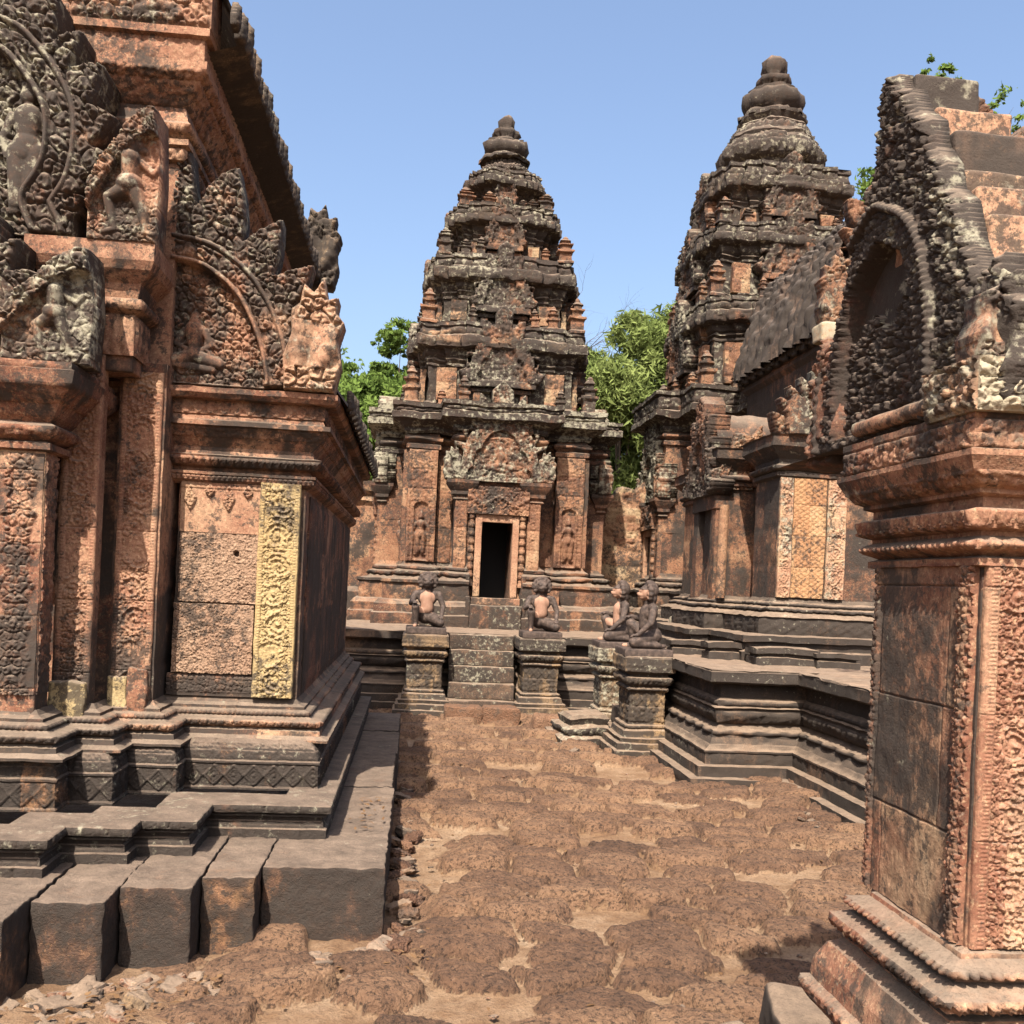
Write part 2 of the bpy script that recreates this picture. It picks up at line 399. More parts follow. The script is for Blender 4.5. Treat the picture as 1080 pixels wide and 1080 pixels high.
def lathe(mb, prof, c, n=24, tint=(.4, .6, .2), flute=0):
    a = np.linspace(0, 2 * math.pi, n + 1)
    r = np.array([p[0] for p in prof]); z = np.array([p[1] for p in prof])
    rr = r[None] * (1 + flute * np.cos(a * 12)[:, None])
    P = np.stack([c[0] + np.cos(a)[:, None] * rr, c[1] + np.sin(a)[:, None] * rr, np.broadcast_to(c[2] + z, rr.shape)], -1)
    mb.grid(P, tint)
def tube(mb, pts, rad, n=8, tint=(.3, .3, .2)):
    p = np.array(pts, float); rad = np.broadcast_to(rad, len(p)); d = np.gradient(p, axis=0); d /= np.linalg.norm(d, axis=1, keepdims=True) + 1e-9
    ref = np.array([0.31, .2, .93]); a = np.cross(d, ref); a /= np.linalg.norm(a, axis=1, keepdims=True) + 1e-9; b = np.cross(d, a)
    t = np.linspace(0, 2 * math.pi, n + 1)
    P = p[:, None] + (np.cos(t)[None, :, None] * a[:, None] + np.sin(t)[None, :, None] * b[:, None]) * rad[:, None, None]
    mb.grid(P, tint)
# ------------------------------------------------------------------ materials
def nodes(name):
    m_ = bpy.data.materials.new(name); m_.use_nodes = True; t = m_.node_tree; t.nodes.clear(); return m_, t
def N_(t, ty, **k):
    n = t.nodes.new(ty)
    for a, b in k.items(): setattr(n, a, b)
    return n
def math_(t, op, a, b=None, c=None, clamp=False):
    n = N_(t, 'ShaderNodeMath', operation=op, use_clamp=clamp)
    for i, x in enumerate((a, b, c)):
        if x is None: continue
        if isinstance(x, (int, float)): n.inputs[i].default_value = x
        else: t.links.new(x, n.inputs[i])
    return n.outputs[0]
def noise_(t, vec, sc, det=4, rough=.55, dist=0):
    n = N_(t, 'ShaderNodeTexNoise'); n.inputs['Scale'].default_value = sc; n.inputs['Detail'].default_value = det; n.inputs['Roughness'].default_value = rough
    n.inputs['Distortion'].default_value = dist; t.links.new(vec, n.inputs['Vector']); return n.outputs['Fac']
def ramp_(t, fac, stops):
    n = N_(t, 'ShaderNodeValToRGB'); e = n.color_ramp.elements
    while len(e) < len(stops): e.new(.5)
    for i, (p_, c) in enumerate(stops): e[i].position = p_; e[i].color = (*c, 1) if len(c) == 3 else c
    t.links.new(fac, n.inputs[0]); return n.outputs[0]
def mix_(t, fac, a, b, bt='MIX'):
    n = N_(t, 'ShaderNodeMix', data_type='RGBA', blend_type=bt)
    for i, x in ((0, fac), (6, a), (7, b)):
        if isinstance(x, (int, float)): n.inputs[i].default_value = x
        elif isinstance(x, tuple): n.inputs[i].default_value = (*x, 1)
        else: t.links.new(x, n.inputs[i])
    return n.outputs[2]
def mr_(t, v, a, b, c=0, d=1):
    n = N_(t, 'ShaderNodeMapRange'); n.interpolation_type = 'SMOOTHSTEP'
    t.links.new(v, n.inputs[0])
    for i, x in enumerate((a, b, c, d)): n.inputs[i + 1].default_value = x
    return n.outputs[0]
def finish(t, col, rough, bump=None, bdist=.01, bstr=.6, m_=None):
    b = N_(t, 'ShaderNodeBsdfPrincipled'); t.links.new(col, b.inputs['Base Color'])
    if isinstance(rough, float): b.inputs['Roughness'].default_value = rough
    else: t.links.new(rough, b.inputs['Roughness'])
    b.inputs['Specular IOR Level'].default_value = .25
    if bump is not None:
        n = N_(t, 'ShaderNodeBump'); n.inputs['Strength'].default_value = bstr; n.inputs['Distance'].default_value = bdist
        t.links.new(bump, n.inputs['Height']); t.links.new(n.outputs[0], b.inputs['Normal'])
    o = N_(t, 'ShaderNodeOutputMaterial'); t.links.new(b.outputs[0], o.inputs[0]); return b
KA = .50
def stone(name, ramp, fs=1.0, bd=.008, darkc=(.026, .020, .016), pale=(.40, .35, .27), dk=0.0, topc=(.12, .088, .064)):
    ramp = [(a, tuple(x * KA for x in c)) for a, c in ramp]; pale = tuple(x * .8 for x in pale)
    m_, t = nodes(name)
    g = N_(t, 'ShaderNodeNewGeometry'); pos = g.outputs['Position']
    at = N_(t, 'ShaderNodeAttribute', attribute_name='tint'); sp = N_(t, 'ShaderNodeSeparateColor'); t.links.new(at.outputs['Color'], sp.inputs[0])
    hue, dark, pl = sp.outputs[0], sp.outputs[1], sp.outputs[2]
    n1 = noise_(t, pos, 1.1 * fs, 3, .6); n2 = noise_(t, pos, 6 * fs, 5, .65); n3 = noise_(t, pos, 45 * fs, 4, .7); n4 = noise_(t, pos, 2.6 * fs, 6, .7, .6)
    h2 = math_(t, 'ADD', hue, math_(t, 'MULTIPLY', math_(t, 'SUBTRACT', n4, .5), 1.25))
    col = ramp_(t, h2, ramp)
    col = mix_(t, math_(t, 'MULTIPLY', mr_(t, n3, .35, .7), .45), col, tuple(c * .45 for c in ramp[1][1]))
    fl_ = noise_(t, pos, 70 * fs, 3, .8); col = mix_(t, math_(t, 'MULTIPLY', mr_(t, fl_, .48, .34), .35), col, tuple(min(.8, c * 1.35) for c in ramp[-2][1]))
    # vertical rain streaks
    mp = N_(t, 'ShaderNodeMapping'); mp.inputs['Scale'].default_value = (9 * fs, 9 * fs, 1.2 * fs); t.links.new(pos, mp.inputs[0])
    st = noise_(t, mp.outputs[0], 1.0, 4, .6)
    sn = N_(t, 'ShaderNodeSeparateXYZ'); t.links.new(g.outputs['Normal'], sn.inputs[0])
    upf = mr_(t, sn.outputs[2], .35, .95)
    # dark lichen
    dm = math_(t, 'ADD', math_(t, 'ADD', math_(t, 'MULTIPLY', n2, .55), math_(t, 'MULTIPLY', n1, .5)), math_(t, 'MULTIPLY', st, .35))
    dm = math_(t, 'ADD', dm, math_(t, 'MULTIPLY', math_(t, 'SUBTRACT', dark, .5), .5))
    dm = math_(t, 'ADD', dm, dk)
    dmask = mr_(t, dm, .60, .74)
    col = mix_(t, math_(t, 'MULTIPLY', dmask, .9), col, darkc)
    # black mottling, gathered in large patches
    mo = math_(t, 'ADD', noise_(t, pos, 20 * fs, 6, .78), math_(t, 'MULTIPLY', math_(t, 'SUBTRACT', n1, .5), .7))
    mo = math_(t, 'ADD', mo, math_(t, 'MULTIPLY', math_(t, 'SUBTRACT', dark, .4), .16))
    col = mix_(t, math_(t, 'MULTIPLY', mr_(t, mo, .485, .575), .84), col, tuple(c * 1.25 for c in darkc))
    fi = noise_(t, pos, 95 * fs, 3, .8); col = mix_(t, math_(t, 'MULTIPLY', mr_(t, fi, .52, .66), .45), col, (.03, .02, .015));
    # weathered upper faces
    um = math_(t, 'MULTIPLY', upf, mr_(t, n2, .25, .6, .55, 1)); tw = mix_(t, noise_(t, pos, 8 * fs, 6, .75), tuple(c * .2 for c in topc), tuple(c * 2.3 for c in topc)); tw = mix_(t, math_(t, 'MULTIPLY', mr_(t, fi, .5, .64), .38), tw, tuple(c * .3 for c in topc)); col = mix_(t, math_(t, 'MULTIPLY', um, .85), col, tw)
    # pale lichen
    pn = math_(t, 'ADD', noise_(t, pos, 17 * fs, 5, .7), math_(t, 'MULTIPLY', math_(t, 'SUBTRACT', n1, .5), .5))
    pm = mr_(t, math_(t, 'ADD', pn, math_(t, 'MULTIPLY', math_(t, 'SUBTRACT', pl, .5), .5)), .58, .74)
    col = mix_(t, math_(t, 'MULTIPLY', pm, .75), col, mix_(t, n3, pale, (pale[0] * .55, pale[1] * .6, pale[2] * .5)))
    bm = math_(t, 'ADD', math_(t, 'MULTIPLY', n3, .6), math_(t, 'MULTIPLY', noise_(t, pos, 160 * fs, 3, .7), .4))
    bm = math_(t, 'ADD', bm, math_(t, 'MULTIPLY', n2, 1.2))
    finish(t, col, .9, bm, bd, .8)
    return m_
RAMP = [(0, (.13, .05, .033)), (.2, (.27, .105, .06)), (.42, (.46, .225, .135)), (.62, (.60, .345, .21)), (.82, (.66, .45, .26)), (1, (.70, .53, .30))]
RAMP_FAR = [(0, (.07, .032, .022)), (.2, (.18, .08, .05)), (.42, (.38, .175, .095)), (.62, (.54, .30, .17)), (.82, (.60, .40, .23)), (1, (.64, .48, .29))]
M_ST = stone('sandstone_near', RAMP, 1.0, .006)
M_FAR = stone('sandstone_far', RAMP_FAR, .8, .02, dk=.0)
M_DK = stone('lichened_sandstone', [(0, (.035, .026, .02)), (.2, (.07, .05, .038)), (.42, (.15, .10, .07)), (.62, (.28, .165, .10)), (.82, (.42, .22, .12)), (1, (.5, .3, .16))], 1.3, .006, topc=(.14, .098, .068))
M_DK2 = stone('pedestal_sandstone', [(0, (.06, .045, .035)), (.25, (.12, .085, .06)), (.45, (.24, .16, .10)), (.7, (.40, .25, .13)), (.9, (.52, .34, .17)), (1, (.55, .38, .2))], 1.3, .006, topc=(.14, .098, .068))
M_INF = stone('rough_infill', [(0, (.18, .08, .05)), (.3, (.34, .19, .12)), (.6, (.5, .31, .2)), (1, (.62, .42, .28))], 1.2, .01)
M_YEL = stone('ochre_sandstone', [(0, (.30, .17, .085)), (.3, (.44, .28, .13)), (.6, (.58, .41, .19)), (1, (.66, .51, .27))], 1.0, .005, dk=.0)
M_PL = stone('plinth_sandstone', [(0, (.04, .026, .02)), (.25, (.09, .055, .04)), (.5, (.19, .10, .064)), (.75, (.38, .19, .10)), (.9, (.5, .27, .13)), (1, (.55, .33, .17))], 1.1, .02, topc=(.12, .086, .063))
M_GW = stone('dark_red_sandstone', [(0, (.06, .027, .02)), (.2, (.15, .06, .038)), (.42, (.31, .14, .082)), (.62, (.44, .23, .135)), (.82, (.5, .32, .19)), (1, (.56, .4, .25))], 1.2, .006)
M_ORG = stone('orange_sandstone', [(0, (.34, .15, .075)), (.4, (.50, .25, .12)), (.7, (.58, .33, .16)), (1, (.62, .42, .24))], .9, .004, dk=-.08)
M_ROOF = stone('ribbed_roof_stone', [(0, (.06, .042, .032)), (.3, (.14, .095, .07)), (.6, (.26, .17, .12)), (1, (.38, .26, .18))], 1.5, .02, topc=(.12, .095, .08))
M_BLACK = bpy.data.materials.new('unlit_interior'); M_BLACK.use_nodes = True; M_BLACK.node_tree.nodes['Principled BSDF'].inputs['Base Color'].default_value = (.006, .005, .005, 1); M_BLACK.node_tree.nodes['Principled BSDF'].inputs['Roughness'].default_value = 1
def laterite(name, ramp, fs=1.0, bd=.02):
    m_, t = nodes(name); g = N_(t, 'ShaderNodeNewGeometry'); pos = g.outputs['Position']
    at = N_(t, 'ShaderNodeAttribute', attribute_name='tint'); sp = N_(t, 'ShaderNodeSeparateColor'); t.links.new(at.outputs['Color'], sp.inputs[0])
    v = N_(t, 'ShaderNodeTexVoronoi'); v.inputs['Scale'].default_value = 70 * fs; t.links.new(pos, v.inputs['Vector'])
    n2 = noise_(t, pos, 5 * fs, 5, .65); n3 = noise_(t, pos, 60 * fs, 4, .7)
    col = ramp_(t, math_(t, 'ADD', sp.outputs[0], math_(t, 'MULTIPLY', math_(t, 'SUBTRACT', n2, .5), .8)), ramp)
    col = mix_(t, math_(t, 'MULTIPLY', mr_(t, n3, .45, .7), .7), col, tuple(c * .4 for c in ramp[0][1]))
    col = mix_(t, math_(t, 'MULTIPLY', mr_(t, math_(t, 'ADD', n2, math_(t, 'MULTIPLY', sp.outputs[1], .3)), .6, .75), .7), col, (.04, .033, .028))
    bm = math_(t, 'ADD', math_(t, 'MULTIPLY', v.outputs['Distance'], .8), n3)
    finish(t, col, .95, bm, bd, .9); return m_
M_LAT = laterite('laterite', [(0, (.07, .035, .022)), (.5, (.15, .078, .045)), (1, (.23, .14, .085))])
# ground: sand and worn laterite told apart by the tint attribute
m_, t = nodes('ground_earth'); M_GR = m_
g = N_(t, 'ShaderNodeNewGeometry'); pos = g.outputs['Position']
at = N_(t, 'ShaderNodeAttribute', attribute_name='tint'); sp = N_(t, 'ShaderNodeSeparateColor'); t.links.new(at.outputs['Color'], sp.inputs[0])
n1 = noise_(t, pos, 1.2, 5, .6); n2 = noise_(t, pos, 9, 5, .7); n3 = noise_(t, pos, 75, 4, .75)
n4 = noise_(t, pos, 28, 6, .8)
sand = ramp_(t, math_(t, 'ADD', math_(t, 'MULTIPLY', n1, .55), math_(t, 'MULTIPLY', n2, .45)), [(.3, (.12, .064, .034)), (.44, (.20, .115, .062)), (.55, (.28, .18, .108)), (.7, (.38, .28, .185))])
sand = mix_(t, mr_(t, n3, .5, .64, 0, .6), sand, (.09, .05, .03)); sand = mix_(t, mr_(t, n4, .55, .68, 0, .5), sand, (.12, .07, .045))
rock = ramp_(t, math_(t, 'ADD', math_(t, 'MULTIPLY', sp.outputs[1], .16), math_(t, 'ADD', math_(t, 'MULTIPLY', n2, .45), math_(t, 'MULTIPLY', n1, .4))), [(.3, (.062, .034, .021)), (.46, (.13, .070, .041)), (.58, (.20, .112, .064)), (.75, (.28, .17, .098))])
v = N_(t, 'ShaderNodeTexVoronoi'); v.inputs['Scale'].default_value = 60; t.links.new(pos, v.inputs['Vector'])
rock = mix_(t, mr_(t, noise_(t, pos, 42, 4, .85), .50, .60, 0, .8), rock, (.022, .014, .010)); rock = mix_(t, mr_(t, n4, .42, .3, 0, .6), rock, (.27, .17, .105))
rk = mr_(t, math_(t, 'ADD', sp.outputs[0], math_(t, 'ADD', math_(t, 'MULTIPLY', math_(t, 'SUBTRACT', n2, .5), 1.0), math_(t, 'MULTIPLY', math_(t, 'SUBTRACT', n4, .5), .8))), .3, .7)
gc = mix_(t, rk, sand, rock)
bm = math_(t, 'ADD', math_(t, 'MULTIPLY', n4, 1.4), math_(t, 'MULTIPLY', n3, .8))
finish(t, gc, .95, math_(t, 'ADD', bm, math_(t, 'MULTIPLY', v.outputs['Distance'], math_(t, 'MULTIPLY', rk, .5))), .022, 1.0)
def leafmat(name, a, b, tr=.35):
    m_, t = nodes(name); g = N_(t, 'ShaderNodeNewGeometry')
    n = noise_(t, g.outputs['Position'], .9, 3); at = N_(t, 'ShaderNodeAttribute', attribute_name='tint'); sp = N_(t, 'ShaderNodeSeparateColor'); t.links.new(at.outputs['Color'], sp.inputs[0])
    c = mix_(t, math_(t, 'ADD', math_(t, 'MULTIPLY', n, .5), math_(t, 'MULTIPLY', sp.outputs[0], .6), clamp=True), a, b)
    bs = N_(t, 'ShaderNodeBsdfDiffuse'); t.links.new(c, bs.inputs[0]); tl = N_(t, 'ShaderNodeBsdfTranslucent'); t.links.new(c, tl.inputs[0])
    mx = N_(t, 'ShaderNodeMixShader'); mx.inputs[0].default_value = tr; t.links.new(bs.outputs[0], mx.inputs[1]); t.links.new(tl.outputs[0], mx.inputs[2])
    o = N_(t, 'ShaderNodeOutputMaterial'); t.links.new(mx.outputs[0], o.inputs[0]); return m_
M_LEAF = leafmat('leaf_green', (.045, .08, .02), (.15, .21, .05)); M_BAM = leafmat('leaf_yellow_green', (.075, .11, .028), (.23, .27, .09)); M_DRY = leafmat('dry_leaf', (.07, .035, .018), (.16, .095, .05), .1)
m_, t = nodes('bark'); M_BARK = m_; g = N_(t, 'ShaderNodeNewGeometry'); n = noise_(t, g.outputs['Position'], 14, 4)
finish(t, mix_(t, n, (.05, .035, .025), (.14, .105, .08)), .9, n, .02)
m_, t = nodes('statue_stone'); M_STAT = m_
g = N_(t, 'ShaderNodeNewGeometry'); at = N_(t, 'ShaderNodeAttribute', attribute_name='tint'); sp = N_(t, 'ShaderNodeSeparateColor'); t.links.new(at.outputs['Color'], sp.inputs[0])
n2 = noise_(t, g.outputs['Position'], 22, 5, .65); n3 = noise_(t, g.outputs['Position'], 120, 3, .7)
c = ramp_(t, n2, [(.3, (.018, .013, .011)), (.52, (.05, .034, .027)), (.75, (.11, .075, .058))])
c = mix_(t, mr_(t, math_(t, 'ADD', sp.outputs[0], math_(t, 'MULTIPLY', math_(t, 'SUBTRACT', n2, .5), .5)), .42, .58), c, mix_(t, n2, (.17, .08, .048), (.30, .18, .125)))
finish(t, c, .75, math_(t, 'ADD', n3, n2), .004, .6)
# ================================================================== GROUND
def ground():
    def axis(a, b, s0, far_):
        c = list(np.arange(a, b, s0)); s_ = s0
        while c[-1] < far_: s_ *= 1.35; c.append(c[-1] + s_)
        s_ = s0
        while c[0] > -far_: s_ *= 1.35; c.insert(0, c[0] - s_)
        return np.array(c)
    ys = [1.6]
    while ys[-1] < 14: ys.append(ys[-1] + max(.008, .0026 * ys[-1]))
    s_ = .05
    while ys[-1] < 1500: s_ *= 1.3; ys.append(ys[-1] + s_)
    s_ = .03
    while ys[0] > -400: s_ *= 1.4; ys.insert(0, ys[0] - s_)
    ys = np.array(ys)
    xs = axis(-1.9, 3.7, .0125, 1500)
    X, Y = np.meshgrid(xs, ys, indexing='ij')
    Z0 = (fbm(X * .9, Y * .9, X * 0, 3, 3) - .5) * .05 + .05 * sm(2.2, 3.2, X) * sm(5, 8, Y) + .02 * sm(0.2, -.4, X) * sm(6, 4, Y)
    # eroded laterite pavers in rough courses
    wx = X + (fbm(X * 2.2, Y * 2.2, X * 0, 21, 2) - .5) * .32; wy = Y + .10 * X + (fbm(X * 2.2 + 9, Y * 2.2, X * 0, 22, 2) - .5) * .26
    RH, RW = .27, .46
    r = np.floor(wy / RH); best = np.full(X.shape, 9.); sec = np.full(X.shape, 9.); rid = np.zeros(X.shape); rid2 = np.zeros(X.shape)
    for j in (-1, 0, 1):
        rr = r + j; off = _h(rr, rr * 0, rr * 0, 5) * RW; c = np.floor((wx + off) / RW)
        for i in (-1, 0, 1):
            cc = c + i; h1 = _h(cc, rr, cc * 0, 6); h2 = _h(cc, rr, cc * 0, 7); h3 = _h(cc, rr, cc * 0, 8)
            px = (cc + .5 + (h1 - .5) * .35) * RW - off; py = (rr + .5 + (h2 - .5) * .3) * RH
            sx = RW * (.48 + .12 * h3); sy = RH * (.49 + .12 * _h(cc, rr, cc * 0, 9))
            d = (np.abs((wx - px) / sx) ** 2.6 + np.abs((wy - py) / sy) ** 2.6) ** (1 / 2.6)
            b = d < best; sec = np.where(b, best, np.minimum(sec, d)); best = np.where(b, d, best); rid = np.where(b, _h(cc, rr, cc * 0, 10), rid); rid2 = np.where(b, _h(cc, rr, cc * 0, 12), rid2)
    n = fbm(X * 14, Y * 14, X * 0, 31, 3); n2 = fbm(X * 45, Y * 45, X * 0, 41, 2)
    edge_ = best + (n - .5) * .8 + (fbm(X * 5, Y * 5, X * 0, 91, 2) - .5) * .5
    hs = (.040 + .045 * rid) * (rid2 > .14)
    big = fbm(X * .8 + 3, Y * .8, X * 0, 77, 2)
    pres = sm(.12, .25, big + .0 * X) * sm(-1.2, -.3, X) * sm(13.2, 12.3, Y) * (1 - sm(2.3, 1.7, Y))
    dome = np.sqrt(np.clip(1 - np.clip(edge_, 0, 1) ** 5, 0, 1)) * sm(.0, .30, sec - best + (n - .5) * .3)
    pit = sm(.56, .7, fbm(X * 38, Y * 38, X * 0, 61, 3)) * .010
    Zs = Z0 - .03 + (hs * 1.35 + .01) * dome * pres + (n - .5) * .03 * dome * pres + (fbm(X * 30, Y * 30, X * 0, 64, 3) - .5) * .012 - pit * dome
    Z = np.maximum(Zs, Z0 - .018 + (fbm(X * 5, Y * 5, X * 0, 51, 3) - .5) * .035 + (n2 - .5) * .006)
    rock = sm(-.004, .008, Zs - (Z0 - .018 + (fbm(X * 5, Y * 5, X * 0, 51, 3) - .5) * .035)) * sm(0, .01, hs * pres)
    out_ = (np.abs(X) > 12) | (Y > 25) | (Y < -5); Z = np.where(out_, -.03, Z)
    T = np.stack([rock, rid, rid2], -1)
    mb = MB(); mb.grid(np.stack([X, Y, Z], -1), T); o = mb.build('ground', M_GR); o['kind'] = 'structure'
    return o
ground()
# ================================================================== helpers for masonry things
def wb(mb, name, mat, root, **k):
    if root is not None and root.name.startswith(('stone_shrine', 'gabled')) and 'weather' in k: k['weather'] *= .55; k['wf'] = k.get('wf', 6) * 1.7
    """mesh made in world coordinates becomes a child of a root that stands elsewhere"""
    o = mb.build(name, mat, root, **k)
    if root is not None and root.parent is None and root.type == 'EMPTY': o.location = Vector(o.location) - Vector(root.location)
    return o
RED, PNK, ORG, YEL = .22, .45, .64, .97
def pil_h(W, fr=.035, P=.17, r=.017, beadp=.016, seed=0, ends=True):
    sc = scroll(W - 2 * fr, P, r, seed)
    def f(u, v):
        a = np.minimum(u, W - u); inn = a > fr
        b = np.where((a > fr * .35) & (a < fr * .85), .004 * np.abs(np.sin(v / beadp * math.pi)), 0)
        fre = .012 * sm(0, .003, a) + b
        er = sm(.42, .5, fbm(u * 5, v * 5, u * 0, seed + 60, 2) + .12)
        return np.where(inn, sc(np.clip(u - fr, 0, W), v) * (.35 + .65 * er), fre)
    return f
# ================================================================== TERRACE
terr = thing('stone_terrace', 'dark moulded stone terrace with a flat top that carries the temple towers', 'terrace', (2.6, 13, 0))
TP = [(-7, 13.0), (2.6, 13.0), (2.6, 8.4), (3.38, 8.4), (3.38, 5.3), (11, 5.3), (11, 22), (-7, 22)]
TPROF = [(.2, -.05), (.2, .09), (.115, .095), (.115, .185), (.03, .19), (.03, .29, diam(.16, .006)), (.04, .295), (.04, .31), (-.02, .36, curls(.05, .007)), (-.05, .41), (-.055, .43), (-.055, .475, beads(.035, .022)), (-.1, .49), (-.13, .52), (-.1, .54), (-.08, .64, petals(.075, .02)), (-.06, .67), (-.1, .68), (-.1, .73, beads(.03, .02)), (-.13, .75), (-.14, .87, diam(.14, .008)), (-.02, .885), (0, .90), (0, .985), (-.012, 1.0)]
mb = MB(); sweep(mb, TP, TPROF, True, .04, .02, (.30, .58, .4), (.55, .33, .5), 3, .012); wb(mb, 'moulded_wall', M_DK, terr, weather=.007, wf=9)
mb = MB()
for x0, x1, y0, y1 in ((-7, 11, 13, 22), (2.6, 11, 8.4, 13), (3.38, 11, 5.3, 8.4)):
    panel(mb, (x0, y0, 1.0), (1, 0, 0), (0, 1, 0), x1 - x0, y1 - y0, .05, None, (.45, .3, .4), blocks=(.62, .45, .35), seed=5, groove=.012, skirt=False)
wb(mb, 'paved_top', M_DK, terr, weather=.012, wf=5)
def pedestal(x0, x1, y0, y1, h=1.0, tint=(.62, .55, .5)):
    w_ = (x1 - x0)
    mb = MB(); P = [(x0, y0), (x1, y0), (x1, y1), (x0, y1)]; k = -.075
    pr = [(.09, -.05), (.09, .07), (.06, .08), (.06, .14), (.02, .15), (.03, .19), (-.01, .20), (-.02, .26), (-.05, .28), (-.04, .31, beads(.03, .012)), (-.07, .32), (k, .34), (k, .50, curls(.06, .012, 4)), (k, .64, diam(.1, .01)), (-.05, .66), (-.05, .69, beads(.03, .015)), (-.07, .70), (-.03, .73), (-.02, .79, petals(.05, .014)), (-.06, .80), (-.06, .82), (0, .85), (0, .93, diam(.07, .006)), (0, .985), (-.01, 1.0)]
    pr = [(a[0], a[1] * h) + tuple(a[2:]) for a in pr]
    sweep(mb, P, pr, True, .014, .012, tint, (.4, .22, .35), int(x0 * 10) + 7, .005)
    cap(mb, P, h, -.01, True, (.4, .3, .6)); return wb(mb, 'pedestal', M_DK2, terr, weather=.01, wf=7)
pedestal(-.10, .47, 12.3, 13.04); pedestal(1.35, 1.93, 12.3, 13.04)
pedestal(2.13, 2.64, 9.72, 10.36); pedestal(2.08, 2.64, 10.95, 11.55, tint=(.5, .5, .8))
for nm, x0, x1, yb, d in (('staircase', .49, 1.33, 12.34, .135),):
    mb = MB(); n = 5
    for i in range(n):
        box(mb, (x0, yb + i * d, i * 1. / n - (.05 if i == 0 else 0)), (x1, yb + (i + 1.0) * d + (.25 if i == n - 1 else .02), (i + 1) * 1. / n - (.006 if i == n - 1 else 0)), .04, (.3 + .1 * (i % 2), .4, .6), .014, (.45, .4, .2), i, rough=.006)
    wb(mb, nm, M_DK, terr, weather=.014, wf=6)
mb = MB()
for i in range(5):
    box(mb, (2.15 + i * .1, 10.40, i * .2 - (.05 if i == 0 else 0)), (2.15 + (i + 1) * .1 + .02, 10.91, (i + 1) * .2 - .006), .04, (.35, .5, .5), .014, (.4, .4, .2), i, rough=.006)
wb(mb, 'side_staircase', M_DK, terr, weather=.014, wf=6)
# laterite step blocks before the stairs
for x0, x1, lab in ((.44, .88, 'left of the two brown laterite blocks laid at the foot of the stairs'), (.89, 1.33, 'right of the two brown laterite blocks laid at the foot of the stairs')):
    mb = MB(); box(mb, (x0 - (x0 + x1) / 2, -.17, -.05), (x1 - (x0 + x1) / 2, .17, .19), .02, (.5, .3, .2), .03, rough=.025, seed=int(x0 * 50))
    o = mb.build('laterite_block', M_LAT, weather=.02, wf=9); o.location = ((x0 + x1) / 2, 11.93, 0); tag(o, lab, 'stone block', 'laterite blocks at the foot of the stairs')
mb = MB(); box(mb, (-.26, -.2, -.05), (.26, .2, .2), .02, (.6, .1, .2), .07, rough=.06, seed=9, xf=XF(rz=.35)); o = mb.build('laterite_boulder', M_LAT, weather=.03, wf=8); o.location = (1.72, 11.3, 0)
tag(o, 'rounded brown laterite boulder lying right of the stairs on the ground', 'boulder')
mb = MB(); P = [(-.22, -.2), (.22, -.24), (.26, .2), (-.2, .24)]
sweep(mb, P, [(.1, -.04), (.12, .08), (.04, .1), (.06, .18, petals(.06, .015)), (-.02, .2), (.0, .27), (-.04, .3)], True, .02, .02, (.3, .6, .6), None, 4); cap(mb, P, .3, -.04, True, (.4, .4, .6))
o = mb.build('fallen_moulding', M_DK, weather=.03, wf=5); o.location = (1.92, 10.75, 0); o.rotation_euler = (.06, -.05, .2); tag(o, 'fallen piece of dark moulded stone at the foot of the small side stairs', 'stone fragment')

# ================================================================== LEFT LIBRARY
lib = thing('stone_shrine', 'tall red sandstone shrine at left edge, carved pilasters and stepped dark base', 'shrine', (-2.4, 7, 0))
XC = -2.45
def mir(p): return [(2 * XC - x, y) for x, y in p[::-1]] + p
for (x0, x1, y0, y1, h, sd) in ((-.617, -.07, 4.585, 5.3, .33, 1), (-.85, -.625, 4.41, 5.3, .33, 2), (-1.145, -.858, 4.24, 5.2, .335, 3), (-1.43, -1.153, 4.05, 5.2, .33, 4), (-1.78, -1.437, 3.80, 5.2, .34, 5), (-2.45, -1.79, 3.5, 5.2, .34, 6),
                                (-3.1, -2.455, 3.5, 5.2, .33, 7), (-4.2, -3.11, 4.1, 5.2, .33, 8), (-.75, -.065, 5.31, 6.4, .325, 9), (-.75, -.075, 6.41, 7.7, .33, 10), (-.75, -.06, 7.71, 8.8, .32, 11), (-.75, -.07, 8.81, 9.95, .33, 12)):
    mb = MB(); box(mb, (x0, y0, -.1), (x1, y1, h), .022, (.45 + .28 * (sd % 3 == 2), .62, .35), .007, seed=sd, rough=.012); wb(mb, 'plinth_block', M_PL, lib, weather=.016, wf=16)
path1 = [(-1.47, 4.32), (-1.47, 4.55), (-1.19, 4.55), (-1.19, 4.70), (-.94, 4.70), (-.94, 5.06), (-.36, 5.06), (-.36, 9.85)]
path2 = [(-1.62, 4.85), (-1.62, 5.02), (-1.41, 5.02), (-1.41, 5.28), (-1.165, 5.28), (-1.165, 5.455), (-.46, 5.455), (-.46, 9.8)]
path3 = [(-1.78, 5.0), (-1.78, 5.28), (-1.6, 5.28), (-1.6, 5.5), (-1.36, 5.5), (-1.36, 5.75), (-.63, 5.75), (-.63, 9.75)]
mb = MB(); sweep(mb, mir(path1), [(-.02, .30), (-.02, .375), (-.035, .38), (-.04, .41), (-.05, .415), (-.05, .435, diam(.05, .005)), (-.02, .44), (-.02, .448), (-.04, .45), (0, .462), (0, .497, diam(.075, .006)), (-.005, .5), (-.25, .503)], False, .009, .008, (.35, .72, .45), (.37, .4, .5), 1, .010)
wb(mb, 'lower_base', M_PL, lib, weather=.006, wf=8)
